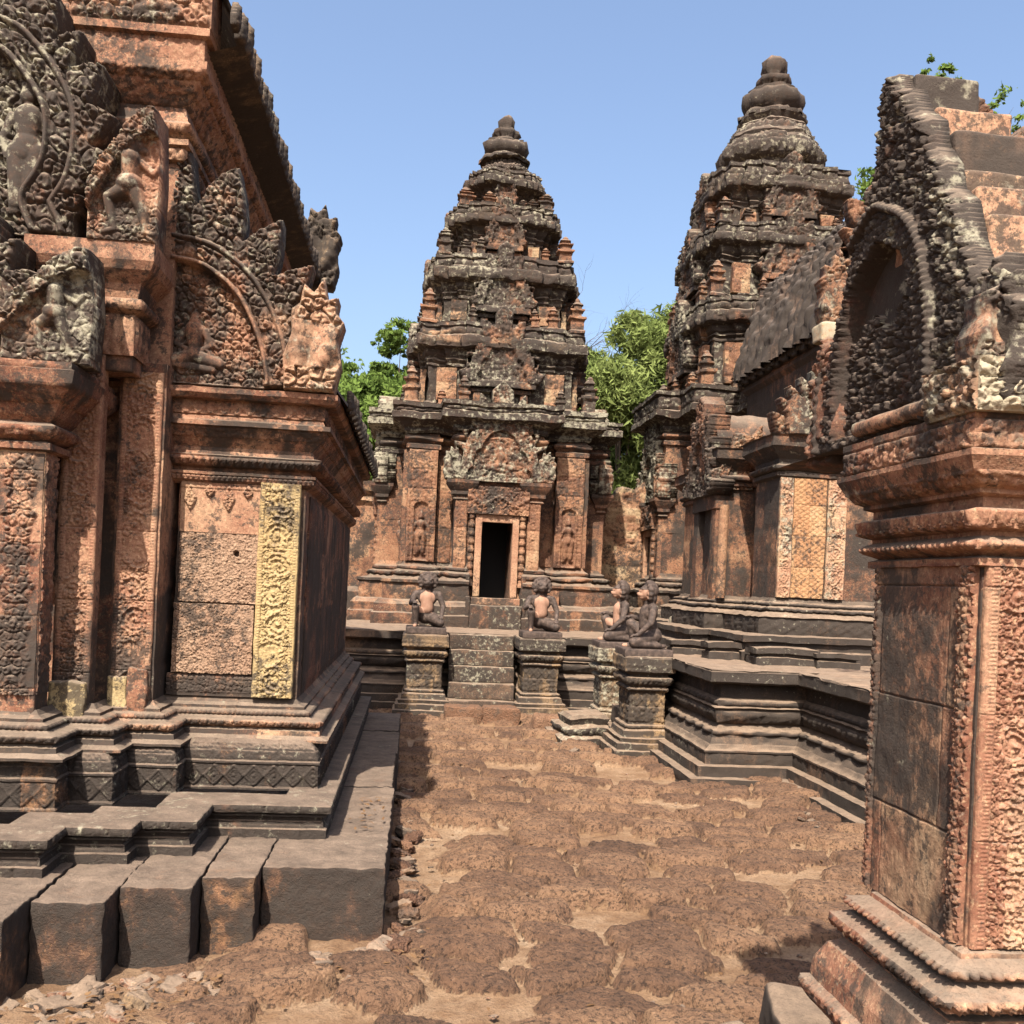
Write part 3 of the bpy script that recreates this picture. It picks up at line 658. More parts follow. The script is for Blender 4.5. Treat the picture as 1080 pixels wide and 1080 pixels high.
mb = MB(); sweep(mb, mir(path2), [(0, .49), (0, .50), (-.008, .51), (-.008, .625, diam(.105, .009)), (0, .632), (0, .642), (-.01, .65), (-.025, .70, curls(.03, .006, 3)), (-.06, .735, curls(.03, .006, 5)), (-.10, .75)], False, .007, .007, (.5, .60, .45), (.34, .4, .5), 2, .010)
wb(mb, 'middle_base', M_PL, lib, weather=.006, wf=8)
mb = MB(); sweep(mb, mir(path3), [(.20, .735), (.2, .748), (.155, .765), (.15, .79), (.12, .8), (.15, .815), (.15, .845, petals(.045, .012)), (.10, .85), (.08, .86), (.08, .885, beads(.026, .01)), (.05, .895), (.05, .91), (.02, .925), (0, .95)], False, .0065, .0065, (.45, .45, .3), (.4, .4, .4), 2, .008)
wb(mb, 'upper_base', M_ST, lib, weather=.006, wf=8)
pathw = [(-2.0, 5.62), (-1.6, 5.62), (-1.6, 5.5), (-1.362, 5.5), (-1.362, 6.0), (-1.328, 6.0), (-1.328, 5.75), (-.63, 5.75), (-.63, 9.75)]
mb = MB(); sweep(mb, mir(pathw), [(0, .90), (0, 2.75)], False, .03, .03, (.36, .45, .3), (.5, .38, .4), 6, .006)
for a, b in ((-1.815, -1.622), (2 * XC + 1.622, 2 * XC + 1.815)): box(mb, (a, 5.28, .9), (b, 5.37, 2.74), .03, (.4, .3, .3), .006, (.6, .37, .3), 12)
wb(mb, 'wall', M_ST, lib, weather=.008, wf=6)
# side wall relief (shaded side)
mb = MB(); panel(mb, (-.622, 5.95, .97), (0, 1, 0), (0, 0, 1), 3.5, 1.15, .02, lambda u, v: .008 * sm(.02, .04, np.minimum(np.minimum(u % .88, .88 - u % .88), np.minimum(v, 1.15 - v))), (.25, .5, .3), .01, (.44, .36, .3), 4); wb(mb, 'side_wall_panel', M_ST, lib, weather=.006)
# front wall panel pieces
for z0, z1, sd in ((1.083, 1.472, 3), (1.482, 1.868, 8)):
    mb = MB()
    def lh(u, v, sd=sd):
        c = curlfield(u * 1.0, v * 1.9, .02, sd, .95); return .012 * c * (.7 + .6 * fbm(u * 9, v * 9, u * 0, sd, 2)) + .012 - (.07 * sm(.017, .012, np.hypot(u - .31, v - .275)) if sd == 8 else 0)
    panel(mb, (-1.325 + (0 if sd == 3 else .02), 5.735, z0), (1, 0, 0), (0, 0, 1), .44, z1 - z0, .0045, lh, (.62, .18, .1), .03, seed=sd); wb(mb, 'laterite_infill', M_INF, lib, weather=.006, wf=14)
mb = MB()
def pend(u, v):
    P = .105; k = np.floor(u / P); a = u - (k + .5) * P; big_ = (k % 2 == 0); hh = np.where(big_, .15, .075); cy = .275 - hh * .55
    d = np.abs(a) / .036 * np.where(big_, 1, 1.3) + np.abs((v - cy) / (hh * .5)) ** 1.4; c = curlfield(u, v, .02, 4)
    return .004 + sm(1.05, .85, d) * (.008 + .014 * c) + .006 * sm(.245, .25, v)
panel(mb, (-1.315, 5.738, 1.872), (1, 0, 0), (0, 0, 1), .435, .29, .004, pend, (.58, .15, .1), .02); wb(mb, 'pendant_frieze', M_ST, lib, weather=.004)
mb = MB(); panel(mb, (-1.35, 5.738, .955), (1, 0, 0), (0, 0, 1), .48, .122, .004, lambda u, v: .006 + .012 * curlfield(u, v, .03, 7) * sm(.12, .1, v) * sm(.01, .03, v), (.5, .38, .2), .02); wb(mb, 'foot_frieze', M_ST, lib, weather=.004)
mb = MB(); ph = pil_h(.225, .032, .165, .02, seed=3)
panel(mb, (-.877, 5.705, .96), (1, 0, 0), (0, 0, 1), .225, 1.205, .0036, ph, (.70, .25, .4), .05, (.6, .45, .22), 5, .005); wb(mb, 'yellow_pilaster', M_YEL, lib, weather=.006)
# pilasters (seen one behind the other)
def pilaster(x0, x1, y, z0, z1, tint, seed, fr=.03, side=True, P=.17):
    mb = MB(); W = x1 - x0
    panel(mb, (x0, y - .012, z0), (1, 0, 0), (0, 0, 1), W, z1 - z0, .0042, pil_h(W, fr, P, .022, seed=seed), tint, .03, (.9, .37, .3), seed, .008)
    return wb(mb, 'pilaster', M_ST, lib, weather=.006)
pilaster(-1.585, -1.375, 5.5, .95, 2.7, (.5, .27, .2), 11)
pilaster(-1.80, -1.62, 5.28, .95, 2.72, (.52, .25, .2), 12)
for s_ in (1, -1):
    def mx(x): return x if s_ == 1 else 2 * XC - x
    a, b = sorted((mx(-2.0), mx(-1.785)))
    mb = MB(); box(mb, (a, 4.99, .62), (b, 5.16, 2.22), .03, (.5, .25, .25), .008, (.6, .35, .4), 21)
    panel(mb, (a + .005, 4.985, 1.02), (1, 0, 0), (0, 0, 1), .205, 1.16, .0042, lambda u, v: .02 * curlfield(np.abs(u - .1), v, .045, 31) * sm(.1, .075, np.abs(u - .1) + .03 * np.abs(np.sin(v * 18))), (.5, .45, .25), .01, (.6, .35, .4), 21, .008)
    panel(mb, (b, 5.0, 1.02), (0, 1, 0), (0, 0, 1), .15, 1.16, .008, lambda u, v: .012 * curlfield(u, v, .05, 41), (.35, .3, .2), .01); wb(mb, 'porch_pillar', M_ST, lib, weather=.007)
    P = [(a, 4.99), (b, 4.99), (b, 5.4), (a, 5.4)]
    mb = MB(); sweep(mb, P, [(.0, 2.19), (.03, 2.2), (.03, 2.23), (.0, 2.24), (.04, 2.26), (.06, 2.31, petals(.04, .012)), (.02, 2.33), (.05, 2.36), (.08, 2.41), (.16, 2.50, curls(.045, .006)), (.17, 2.56), (.15, 2.565), (.15, 2.6, diam(.05, .005))], True, .01, .01, (.28, .4, .3), None, 3); cap(mb, P, 2.6, .15)
    wb(mb, 'pillar_capital', M_ST, lib, weather=.007)
# porch doorway between the pillars (mostly outside the frame)
mb = MB(); box(mb, (-2.89, 5.15, 2.05), (-2.01, 5.5, 2.6), .03, (.4, .4, .3), .01); wb(mb, 'door_lintel', M_ST, lib)
mb = MB(); box(mb, (-2.88, 5.4, .7), (-2.02, 5.45, 2.05), .05, (.25, .6, .2), .005); wb(mb, 'false_door', M_ST, lib)
# worn replacement stones at the feet of the pilasters
for nm, x0, x1, y, z0, z1, hu, mt_, sd in (('eroded_stone', -1.80, -1.63, 5.22, .80, 1.06, .9, M_YEL, 3), ('eroded_stone', -1.585, -1.49, 5.46, .84, 1.08, .85, M_YEL, 5), ('eroded_stone', -1.485, -1.385, 5.45, .86, 1.12, .35, M_ST, 6)):
    mb = MB(); box(mb, (x0, y, z0), (x1, y + .12, z1), .012, (hu, -.1, .3), .012, rough=.02, seed=sd); wb(mb, nm, mt_, lib, weather=.02, wf=10)
# entablature of the aisle
pe = [(-1.40, 5.75), (-.63, 5.75), (-.63, 9.75)]
mb = MB(); sweep(mb, pe, [(.0, 2.14), (.03, 2.155), (.045, 2.165), (.045, 2.19, teeth(.028, .012)), (.055, 2.195), (.055, 2.21), (.02, 2.215), (.02, 2.235), (.06, 2.245), (.085, 2.29, petals(.042, .013)), (.09, 2.30), (.04, 2.31), (.03, 2.35), (.07, 2.40), (.11, 2.455, curls(.04, .006)), (.135, 2.46), (.135, 2.485), (.10, 2.49), (.085, 2.52), (.095, 2.525), (.095, 2.60, diam(.07, .008)), (.15, 2.605), (.17, 2.63), (.17, 2.66)], False, .0065, .0065, (.38, .42, .3), (.5, .5, .25), 5, .004)
panel(mb, (-1.4, 5.58, 2.66), (1, 0, 0), (0, 1, 0), .94, .3, .05, None, (.4, .4, .3), skirt=False); wb(mb, 'aisle_cornice', M_ST, lib, weather=.007)
mb = MB(); n = 60   # aisle vault
t_ = np.linspace(0, 1, 24); yy = np.linspace(5.75, 9.8, 200)
prof = np.stack([-.42 - .98 * t_, 2.62 + .85 * np.sin(t_ * math.pi / 2)], 1)
G = np.empty((200, 24, 3)); G[..., 0] = prof[:, 0]; G[..., 1] = yy[:, None]; G[..., 2] = prof[:, 1] + .03 * np.abs(np.sin(yy * math.pi / .12))[:, None]
mb.grid(G, (.3, .6, .3)); wb(mb, 'aisle_roof', M_ST, lib, weather=.01)
def leaf_antefix(hh=.16, ww=.1, th=.04):
    mb = MB(); poly = [(-ww / 2, 0), (ww / 2, 0), (ww * .55, hh * .35), (ww * .3, hh * .7), (0, hh), (-ww * .3, hh * .7), (-ww * .55, hh * .35)]
    carve(mb, poly, (0, -th / 2, 0), (1, 0, 0), (0, 0, 1), th, lambda u, v, sd: .012 * curlfield(u, v, .04, 2) + .01 * np.exp(-(u / .02) ** 2), .012, (.35, .6, .5), bev=.015); return mb
af = wb(leaf_antefix(), 'antefix', M_DK2, lib, weather=.004)
def put(o, x, y, z, rz, parent, first=False, s=1.0):
    k = o if first else o.copy()
    if not first: COL.objects.link(k); k.parent = parent
    off = Vector(parent.location) if parent.type == 'EMPTY' else Vector((0, 0, 0))
    k.location = Vector((x, y, z)) - off; k.rotation_euler = (0, 0, rz); k.scale = (s, s, s); return k
for i in range(20): put(af, -.42, 5.9 + i * .2, 2.63, R(90), lib, i == 0, .75 + .3 * ((i * 7) % 5) / 5)
for i in range(30): put(af, -1.06, 5.35 + i * .15, 4.5, R(90), lib, False, .9 + .5 * ((i * 7) % 5) / 5)
# half pediment over the aisle
ARQ = smooth_curve([(0, 1), (.35, .95), (.68, .74), (.9, .42), (1, .12), (1, 0)], 5).tolist()
mb = MB(); pediment(mb, (-1.40, 5.62, 2.68), (1, 0, 0), (0, 0, 1), .53, .66, .15, .26, 11, .14, .0055, (.45, .55, .6), None, 7, half=1, s=.05, amp=.036, arch=ARQ, apex=1.1, fig=[(.14, .04, .36, SEATED, 1)])
wb(mb, 'half_pediment', M_ST, lib, weather=.006)
mb = MB(); naga(mb, (-.62, 5.56, 2.67), (1, 0, 0), (0, 0, 1), .27, .62, .16, .005, (.55, .35, .65), 3, 4); wb(mb, 'naga_finial', M_ST, lib, weather=.006)
# nave
pn = [(2 * XC + 1.37, 9.9), (2 * XC + 1.37, 5.58), (-1.37, 5.58), (-1.37, 9.9)]
pn = [(2 * XC + 1.37, 5.58), (-1.37, 5.58), (-1.37, 9.9)]
mb = MB(); sweep(mb, pn, [(0, 2.6), (0, 3.92)], False, .03, .03, (.4, .2, .2), (.5, .4, .3), 8, .006); wb(mb, 'nave_wall', M_ST, lib, weather=.008)
mb = MB(); sweep(mb, pn, [(0, 3.86), (.03, 3.87), (.035, 3.93, petals(.04, .01)), (.06, 3.94), (.06, 3.97), (.02, 3.98), (.04, 4.0), (.07, 4.05, beads(.035, .016)), (.05, 4.07), (.03, 4.15), (.12, 4.26, curls(.05, .007)), (.16, 4.31, petals(.05, .01)), (.16, 4.35), (.14, 4.355), (.14, 4.47, diam(.09, .006)), (.17, 4.48), (.17, 4.52)], False, .011, .011, (.45, .28, .25), (.6, .6, .2), 4, .004)
panel(mb, (2 * XC + 1.2, 5.41, 4.52), (1, 0, 0), (0, 1, 0), -2.4 - 2 * XC, .4, .06, None, (.4, .5, .3), skirt=False); wb(mb, 'nave_cornice', M_ST, lib, weather=.008)
mb = MB(); panel(mb, (-2.3, 5.43, 4.53), (1, 0, 0), (0, 0, 1), 1.10, .34, .006, lambda u, v: np.maximum(.035 * curlfield(u, v, .075, 9), np.maximum(figure(u, v, .84, .0, .3, SEATED), 0) * 1.0) * sm(0, .02, np.minimum(v, 1.1 - u)), (.5, .4, .6), .25); wb(mb, 'lion_frieze', M_ST, lib, weather=.006)
mb = MB(); t_ = np.linspace(0, 1, 40); yy = np.linspace(5.5, 9.9, 320); px_, pz_ = -1.04 - 1.41 * t_, 4.50 + 1.5 * np.sin(t_ * math.pi / 2) ** .9
for s_ in (1, -1):
    G = np.empty((320, 40, 3)); G[..., 0] = px_ if s_ == 1 else 2 * XC - px_; G[..., 1] = yy[:, None]; G[..., 2] = pz_ + .05 * np.abs(np.sin(yy * math.pi / .15))[:, None]; mb.grid(G, (.3, .7, .4))
a = [(-1.04, 4.50), (-1.2, 4.47)]
G = np.empty((40, 2, 3)); G[:, 0] = [(-1.04, y, 4.5) for y in np.linspace(5.5, 9.9, 40)]; G[:, 1] = [(-1.35, y, 4.40) for y in np.linspace(5.5, 9.9, 40)]; mb.grid(G, (.3, .6, .3))
wb(mb, 'nave_roof', M_DK2, lib, weather=.01)
mb = MB(); naga(mb, (-1.08, 9.75, 4.45), (1, 0, 0), (0, 0, 1), .36, .8, .2, .015, (.4, .6, .5), 3, 9); wb(mb, 'rear_naga', M_DK2, lib, weather=.02)
# porch pediments
mb = MB(); AR1 = smooth_curve([(0, 1), (.35, .86), (.62, .8), (.95, .58), (.95, .34), (.78, .16), (.9, 0)], 6).tolist()
pediment(mb, (XC, 5.22, 3.3), (1, 0, 0), (0, 0, 1), .52, 1.08, .17, .17, 21, .3, .006, (.4, .66, .62), None, 17, s=.06, amp=.042, arch=AR1, fig=[(.42, .1, .7, DEVATA, 1)], foot=.0)
wb(mb, 'upper_pediment', M_ST, lib, weather=.007)
mb = MB(); AR2 = smooth_curve([(0, 1), (.4, .85), (.75, .72), (1.0, .48), (.9, .25), (.8, .12), (.95, 0)], 6).tolist()
pediment(mb, (XC, 4.97, 2.62), (1, 0, 0), (0, 0, 1), .37, .58, .11, .14, 17, .22, .006, (.42, .62, .6), None, 27, s=.05, amp=.038, arch=AR2, fig=[(0, .05, .5, SEATED, 1)])
wb(mb, 'lower_pediment', M_ST, lib, weather=.007)
def makara(x0, y, z0, w_, h_, s_, seed, fig):
    mb = MB(); poly = [(0, 0), (w_, 0), (w_ * 1.03, h_ * .5), (w_ * .98, h_)] + [(w_ * t, h_ * (.40 + .60 * math.sin(t * math.pi / 2)) * (1 + .03 * math.sin(t * 40))) for t in (.85, .7, .55, .42, .3, .2, .1, 0)]
    def hf(u, v, sd):
        t = u / w_; arc = h_ * (.40 + .60 * np.sin(np.clip(t, 0, 1) * math.pi / 2)); d = arc - v
        crest = (d < h_ * .2); c = curlfield(u, v, w_ * .14, seed) * .03 + .02
        rib = .05 + .012 * np.cos((u * .7 - v) / w_ * 40) * sm(0, .02, h_ * .2 - d)
        g = figure(u, v, w_ * .6, .02, h_ * .78, fig, 1.5, 1)
        low = curlfield(u, v, w_ * .13, seed + 2) * .022 * (1 - sm(h_ * .05, h_ * .5, v) * .5)
        base = figure(u, v, w_ * .3, 0, h_ * .5, [(-.35, .12, .6, .05, .09, .05), (-.35, .12, -.3, .5, .1, .07), (-.3, .5, -.05, .55, .07, .04)], .9)
        return np.where(crest, c + .035, np.maximum(low, g) - .01)
    M = None
    if s_ < 0: mb.M = np.array([[-1, 0, 0, 2 * XC], [0, 1, 0, 0], [0, 0, 1, 0], [0, 0, 0, 1.]])
    carve(mb, poly, (x0, y, z0), (1, 0, 0), (0, 0, 1), .2, hf, .0044, (.5, .5, .68), None, seed, bev=.008); return wb(mb, 'makara_corner', M_ST, lib, weather=.004)
for s_ in (1, -1):
    makara(-1.985, 4.91, 2.61, .40, .54, s_, 3, RAMPANT)
    makara(-1.70, 5.16, 3.29, .33, .66, s_, 6, RAMPANT)
    mb = MB(); a, b = sorted((-1.95 if s_ == 1 else 2 * XC + 1.95, -1.42 if s_ == 1 else 2 * XC + 1.42)); P = [(a, 5.22), (b, 5.22), (b, 5.6), (a, 5.6)]; box(mb, (a + .07, 5.3, 2.66), (b - .07, 5.6, 2.76), .03, (.4, .5, .3), .01, bottom=True)
    sweep(mb, P, [(-.06, 2.74), (-.06, 2.95, petals(.05, .01)), (-.02, 2.97), (-.02, 3.02, beads(.03, .012)), (-.05, 3.03), (-.03, 3.1), (.03, 3.16), (.05, 3.2), (.05, 3.29)], True, .015, .015, (.45, .35, .3), None, 3); cap(mb, P, 3.29, .05); wb(mb, 'bracket', M_ST, lib, weather=.007)
# ================================================================== RIGHT GABLED BUILDING
gab = thing('gabled_building', 'red sandstone building cropped by the right edge, tall dark carved gable above its corner', 'temple building', (2.4, 4, -1.1))
pw = [(2.6, 4.9), (2.6, 3.95), (1.908, 3.95), (1.908, 3.19), (2.42, 3.19), (2.42, 3.6), (3.6, 3.6)]
pb_ = [(2.6, 4.9), (2.6, 3.79), (1.908, 3.79)] + pw[3:]
mb = MB(); sweep(mb, pb_, [(.12, -1.15), (.12, -.02), (.20, .0), (.23, .04), (.23, .085, petals(.06, .01)), (.20, .10), (.19, .17), (.15, .25), (.10, .285), (.10, .292), (.03, .296), (.03, .312), (.10, .322), (.13, .328), (.13, .335), (.15, .375, petals(.06, .016)), (.13, .38), (.09, .40), (.06, .405), (.06, .42), (.10, .43), (.105, .455, beads(.04, .018)), (.08, .46), (.035, .475), (.03, .49), (0, .5)], False, .007, .007, (.42, .42, .45), (.6, .5, .3), 4, .004)
wb(mb, 'base_moulding', M_ST, gab, weather=.008, wf=8)
mb = MB(); sweep(mb, pw, [(0, .49), (0, 1.8)], False, .03, .03, (.26, .50, .3), (.45, .40, .4), 6, .007); wb(mb, 'wall', M_GW, gab, weather=.008)
mb = MB()   # flat panelled stones of the side
def sidep(u, v):   # u runs towards the camera
    a = np.minimum(u, .70 - u); fr = .016 * sm(0, .006, a) * (1 - sm(.05, .056, a)); c = .015 * curlfield(u, v, .035, 8) * ((a < .05) & (a > .01))
    broke = fbm(u * 6, v * 6, u * 0, 71, 4) * .016 + .004 * fbm(u * 40, v * 12, u * 0, 72, 3)
    return .004 + fr + c + broke * (a > .056)
panel(mb, (1.905, 3.92, .5), (0, -1, 0), (0, 0, 1), .70, 1.29, .005, sidep, (.52, .34, .35), .02, (.5, .43, .3), 8, .010); wb(mb, 'side_panel', M_GW, gab, weather=.006)
mb = MB(); ph = pil_h(.27, .05, .125, .02, beadp=.014, seed=13)
panel(mb, (1.915, 3.178, .50), (1, 0, 0), (0, 0, 1), .27, 1.29, .0034, ph, (.42, .30, .3), .03, (.6, .43, .3), 9, .007)
box(mb, (2.19, 3.17, .5), (2.22, 3.2, 1.8), .02, (.6, .2, .2), .005)
panel(mb, (2.225, 3.178, .50), (1, 0, 0), (0, 0, 1), .19, 1.29, .006, lambda u, v: .012 * curlfield(u, v, .04, 3), (.42, .30, .3), .02); wb(mb, 'corner_pilaster', M_ST, gab, weather=.005)
mb = MB()  # narrow inner strip by the corner, on the side
panel(mb, (1.897, 3.29, .5), (0, -1, 0), (0, 0, 1), .085, 1.29, .004, lambda u, v: .02 * curlfield(u, v, .045, 15), (.3, .45, .3), .02); wb(mb, 'side_strip', M_ST, gab, weather=.005)
mb = MB(); sweep(mb, pw, [(0, 1.785), (.03, 1.79), (.03, 1.815), (.0, 1.825), (.02, 1.835), (.05, 1.845), (.05, 1.875, beads(.04, .02)), (.02, 1.89), (.02, 1.905), (.055, 1.915), (.06, 1.98, petals(.075, .02)), (.02, 1.985), (.02, 2.02), (.05, 2.03), (.05, 2.045), (.07, 2.055), (.11, 2.10, curls(.04, .008)), (.135, 2.145), (.135, 2.165), (.115, 2.17), (.115, 2.265, curls(.05, .014, 5)), (.12, 2.275), (.12, 2.30)], False, .0065, .0065, (.38, .42, .45), (.5, .6, .25), 6, .004)
panel(mb, (1.79, 3.08, 2.30), (1, 0, 0), (0, 1, 0), 1.8, 1.8, .08, None, (.4, .4, .3), skirt=False); wb(mb, 'cornice', M_ST, gab, weather=.007)
YC = 3.85; OX = 1.86
def g2(Y, z): return (-(Y - YC), z)
outl = [g2(*p) for p in [(4.47, 2.3), (3.14, 2.3), (3.16, 2.55), (3.20, 2.78), (3.28, 2.93), (3.33, 3.08), (3.43, 3.16), (3.46, 3.26), (3.55, 3.36), (3.59, 3.48), (3.69, 3.56), (3.76, 3.68), (3.84, 3.72), (3.88, 3.80), (3.97, 3.81), (3.985, 3.6), (4.0, 3.44), (4.06, 3.38), (4.08, 3.27), (4.17, 3.18), (4.22, 3.02), (4.30, 2.90), (4.36, 2.78), (4.44, 2.68), (4.46, 2.5)]]
arc = [(a * .36 - .09, b * .78 + 2.36) for a, b in [(-1, 0)] + [(-x, y) for x, y in smooth_curve([(1, 0), (1.02, .25), (.92, .55), (.62, .83), (0, 1)], 6)] + smooth_curve([(0, 1), (.62, .83), (.92, .55), (1.02, .25), (1, 0)], 6).tolist()[1:]]
def gh(u, v, sd):
    d = poly_sd(u, v, arc); b = -d
    scal = curlfield(u, v * .85, .045, 5, .6); rows = .042 * scal + .012 * curlfield(u, v, .02, 6)
    band = .02 + .028 * curlfield(u, v, .042, 9)
    roll = .045 * np.sqrt(np.clip(1 - ((b - .13) / .02) ** 2, 0, 1)) + .02 + .006 * np.sin(np.arctan2(v - 2.7, u) * 90)
    inner = -.09 + np.where(v < 2.36 + .46 + .05 * np.sin(u * 22), .05 * curlfield(u, v, .055, 19) + .03, .004)
    return np.where(d > 0, inner * sm(0, .012, d), np.where(b < .105, band, np.where(b < .152, roll, rows)))
mb = MB(); carve(mb, outl, (OX, YC, 0), (0, -1, 0), (0, 0, 1), .07, gh, .0062, (.22, .68, .5), None, 7, bev=.02); wb(mb, 'gable', M_GW, gab, weather=.008)
mb = MB(); panel(mb, (1.80, 3.98, 2.33), (0, -1, 0), (0, 0, 1), .62, .06, .01, lambda u, v: .02 * np.sqrt(np.clip(1 - (v / .03 - 1) ** 2, 0, 1)), (.5, .3, .5), .05); wb(mb, 'sill_rail', M_ST, gab, weather=.01)
for i, (x0, x1, y0, z0, z1, hu, dk) in enumerate([(1.93, 2.6, 3.20, 2.62, 2.80, .5, .1), (1.93, 2.6, 3.27, 2.80, 3.02, .55, .05), (1.93, 2.5, 3.36, 3.025, 3.15, .5, .1), (1.93, 2.5, 3.45, 3.155, 3.24, .6, .3), (1.93, 2.3, 3.53, 3.245, 3.42, .6, .6), (1.93, 2.25, 3.68, 3.425, 3.58, .6, .25), (1.92, 2.20, 3.84, 3.585, 3.79, .2, 1.1)]):
    mb = MB(); box(mb, (x0, y0, z0), (x1, y0 + (.75 if i < 4 else .22), z1), .02, (hu, dk - .15 if i < 6 else dk, .3), .014, seed=i, rough=.014); wb(mb, 'gable_block', M_ST, gab, weather=.008)
for (x, y, z, w_, h_, sd, fl) in ((1.90, 3.06, 2.44, .22, .33, 3, 1), (2.10, 3.06, 2.44, .2, .30, 5, 1), (2.30, 3.07, 2.42, .22, .36, 6, 1)):
    mb = MB(); naga(mb, (x, y, z), (1, 0, 0), (0, 0, 1), w_, h_, .14, .005, (.45, .38, .7), 2, sd, fl); wb(mb, 'naga_head', M_ST, gab, weather=.006)
mb = MB(); M = XF((1.775, 3.30, 2.30), R(0))
panel(mb, (1.775, 3.035, 2.285), (1, 0, 0), (0, 0, 1), .75, .17, .005, lambda u, v: .03 * curlfield(u, v, .05, 33) * sm(0, .02, v), (.75, -.2, 1.05), .05)
panel(mb, (1.775, 3.36, 2.285), (0, -1, 0), (0, 0, 1), .325, .17, .006, lambda u, v: .03 * curlfield(u, v, .05, 35) * sm(0, .02, v), (.6, .4, .7), .05)
panel(mb, (1.775, 3.035, 2.455), (1, 0, 0), (0, 1, 0), .75, .32, .02, lambda u, v: .01 * curlfield(u, v, .05, 36), (.7, .1, .9), .01, skirt=False); wb(mb, 'carved_lip', M_ST, gab, weather=.006)
mb = MB(); naga(mb, (1.87, 3.14, 2.30), (0, -1, 0), (0, 0, 1), .24, .52, .1, .006, (.3, .55, .5), 2, 12); wb(mb, 'side_naga', M_GW, gab, weather=.006)
mb = MB(); naga(mb, (1.86, 4.42, 2.26), (0, -1, 0), (0, 0, 1), .26, .62, .12, .008, (.35, .5, .5), 2, 14, -1); wb(mb, 'side_naga', M_GW, gab, weather=.006)
mb = MB(); carve(mb, [(0, 0), (.75, 0), (.75, .3), (.5, .5), (.42, .7), (.3, .62), (.22, .86), (.12, .72), (.08, .9), (-.02, .98), (-.04, .7), (-.02, .3)], (2.27, 4.0, 2.85), (1, 0, 0), (0, 0, 1), .3, lambda u, v, sd: .035 * curlfield(u, v, .05, 77), .01, (.35, .5, .5), None, 3); wb(mb, 'rear_crest', M_GW, gab, weather=.012)
# roof over the building, outside the frame mostly
mb = MB(); t_ = np.linspace(0, 1, 20); xs = np.linspace(2.5, 3.6, 60); G = np.empty((60, 20, 3)); G[..., 0] = xs[:, None]; G[..., 1] = 3.42 + .8 * t_; G[..., 2] = 2.22 + 1.3 * np.sin(t_ * math.pi / 2) + .03 * np.abs(np.sin(xs * math.pi / .14))[:, None]; mb.grid(G, (.4, .5, .4)); wb(mb, 'roof', M_ST, gab, weather=.01)
gab.scale = (.6, .6, .6); gab.location = (1.44, 2.4, 0)      # real size and place of the building
# blocks fallen at its foot
mb = MB(); box(mb, (-.17, -.35, -.05), (.17, .30, .43), .015, (.3, .6, .3), .02, rough=.02, seed=4); o = mb.build('dark_stone_block', M_DK, weather=.015, wf=7); o.location = (1.27, 2.74, 0); o.rotation_euler = (0, 0, -.2); tag(o, 'dark squared stone block lying on the ground at the lower right corner', 'stone block')
mb = MB(); box(mb, (-.16, -.1, -.06), (.16, .1, .1), .012, (.25, .6, .3), .03, rough=.03, seed=8); o = mb.build('dark_stone_chunk', M_DK, weather=.02, wf=9); o.location = (1.14, 3.34, .02); o.rotation_euler = (0, 0, .5); tag(o, 'low broken dark stone just left of the squared block at the lower right', 'stone fragment')
mb = MB(); tube(mb, [(-.13, 0, 0), (-.05, 0, .01), (.05, 0, .01), (.13, 0, 0)], [.05, .075, .075, .06], 14, (.3, .7, .4)); o = mb.build('round_moulding_piece', M_DK, weather=.03, wf=12); o.location = (1.47, 3.18, .33); o.rotation_euler = (0, .1, 1.2); tag(o, 'short round piece of broken moulding leaning at the foot of the right building', 'stone fragment')

# ================================================================== MANDAPA
man = thing('mandapa_hall', 'hall with an orange lattice panel and steep ridged roof before the tall right tower', 'temple hall', (5.56, 12, 1.0))
MC = 5.56
half_ = [(3.95, 14.4), (3.95, 12.35), (3.58, 12.35), (3.58, 11.4), (3.95, 11.4), (3.95, 10.9), (3.8, 10.9), (3.8, 10.2)]
mp_ = half_ + [(2 * MC - x, y) for x, y in half_[::-1]]
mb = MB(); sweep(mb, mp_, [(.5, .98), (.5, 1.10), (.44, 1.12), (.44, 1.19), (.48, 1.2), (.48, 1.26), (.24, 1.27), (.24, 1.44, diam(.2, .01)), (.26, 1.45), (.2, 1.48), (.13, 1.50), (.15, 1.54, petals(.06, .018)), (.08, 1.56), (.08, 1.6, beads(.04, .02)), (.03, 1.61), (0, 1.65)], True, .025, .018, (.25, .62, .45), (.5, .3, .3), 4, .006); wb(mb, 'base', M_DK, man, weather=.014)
mb = MB(); sweep(mb, mp_, [(0, 1.64), (0, 3.0)], True, .04, .04, (.3, .45, .3), (.5, .4, .4), 7, .008); wb(mb, 'wall', M_FAR, man, weather=.01)
mb = MB(); sweep(mb, mp_, [(0, 2.92), (.04, 2.94), (.04, 2.98), (.02, 2.99), (.06, 3.0), (.07, 3.05, petals(.06, .015)), (.02, 3.07), (.02, 3.12), (.1, 3.2), (.14, 3.24), (.14, 3.34), (.16, 3.36)], True, .03, .02, (.28, .5, .4), (.5, .4, .3), 6, .006); cap(mb, [(3.8, 10.2), (7.32, 10.2), (7.32, 14.4), (3.8, 14.4)], 3.36, .0); wb(mb, 'cornice', M_FAR, man, weather=.012)
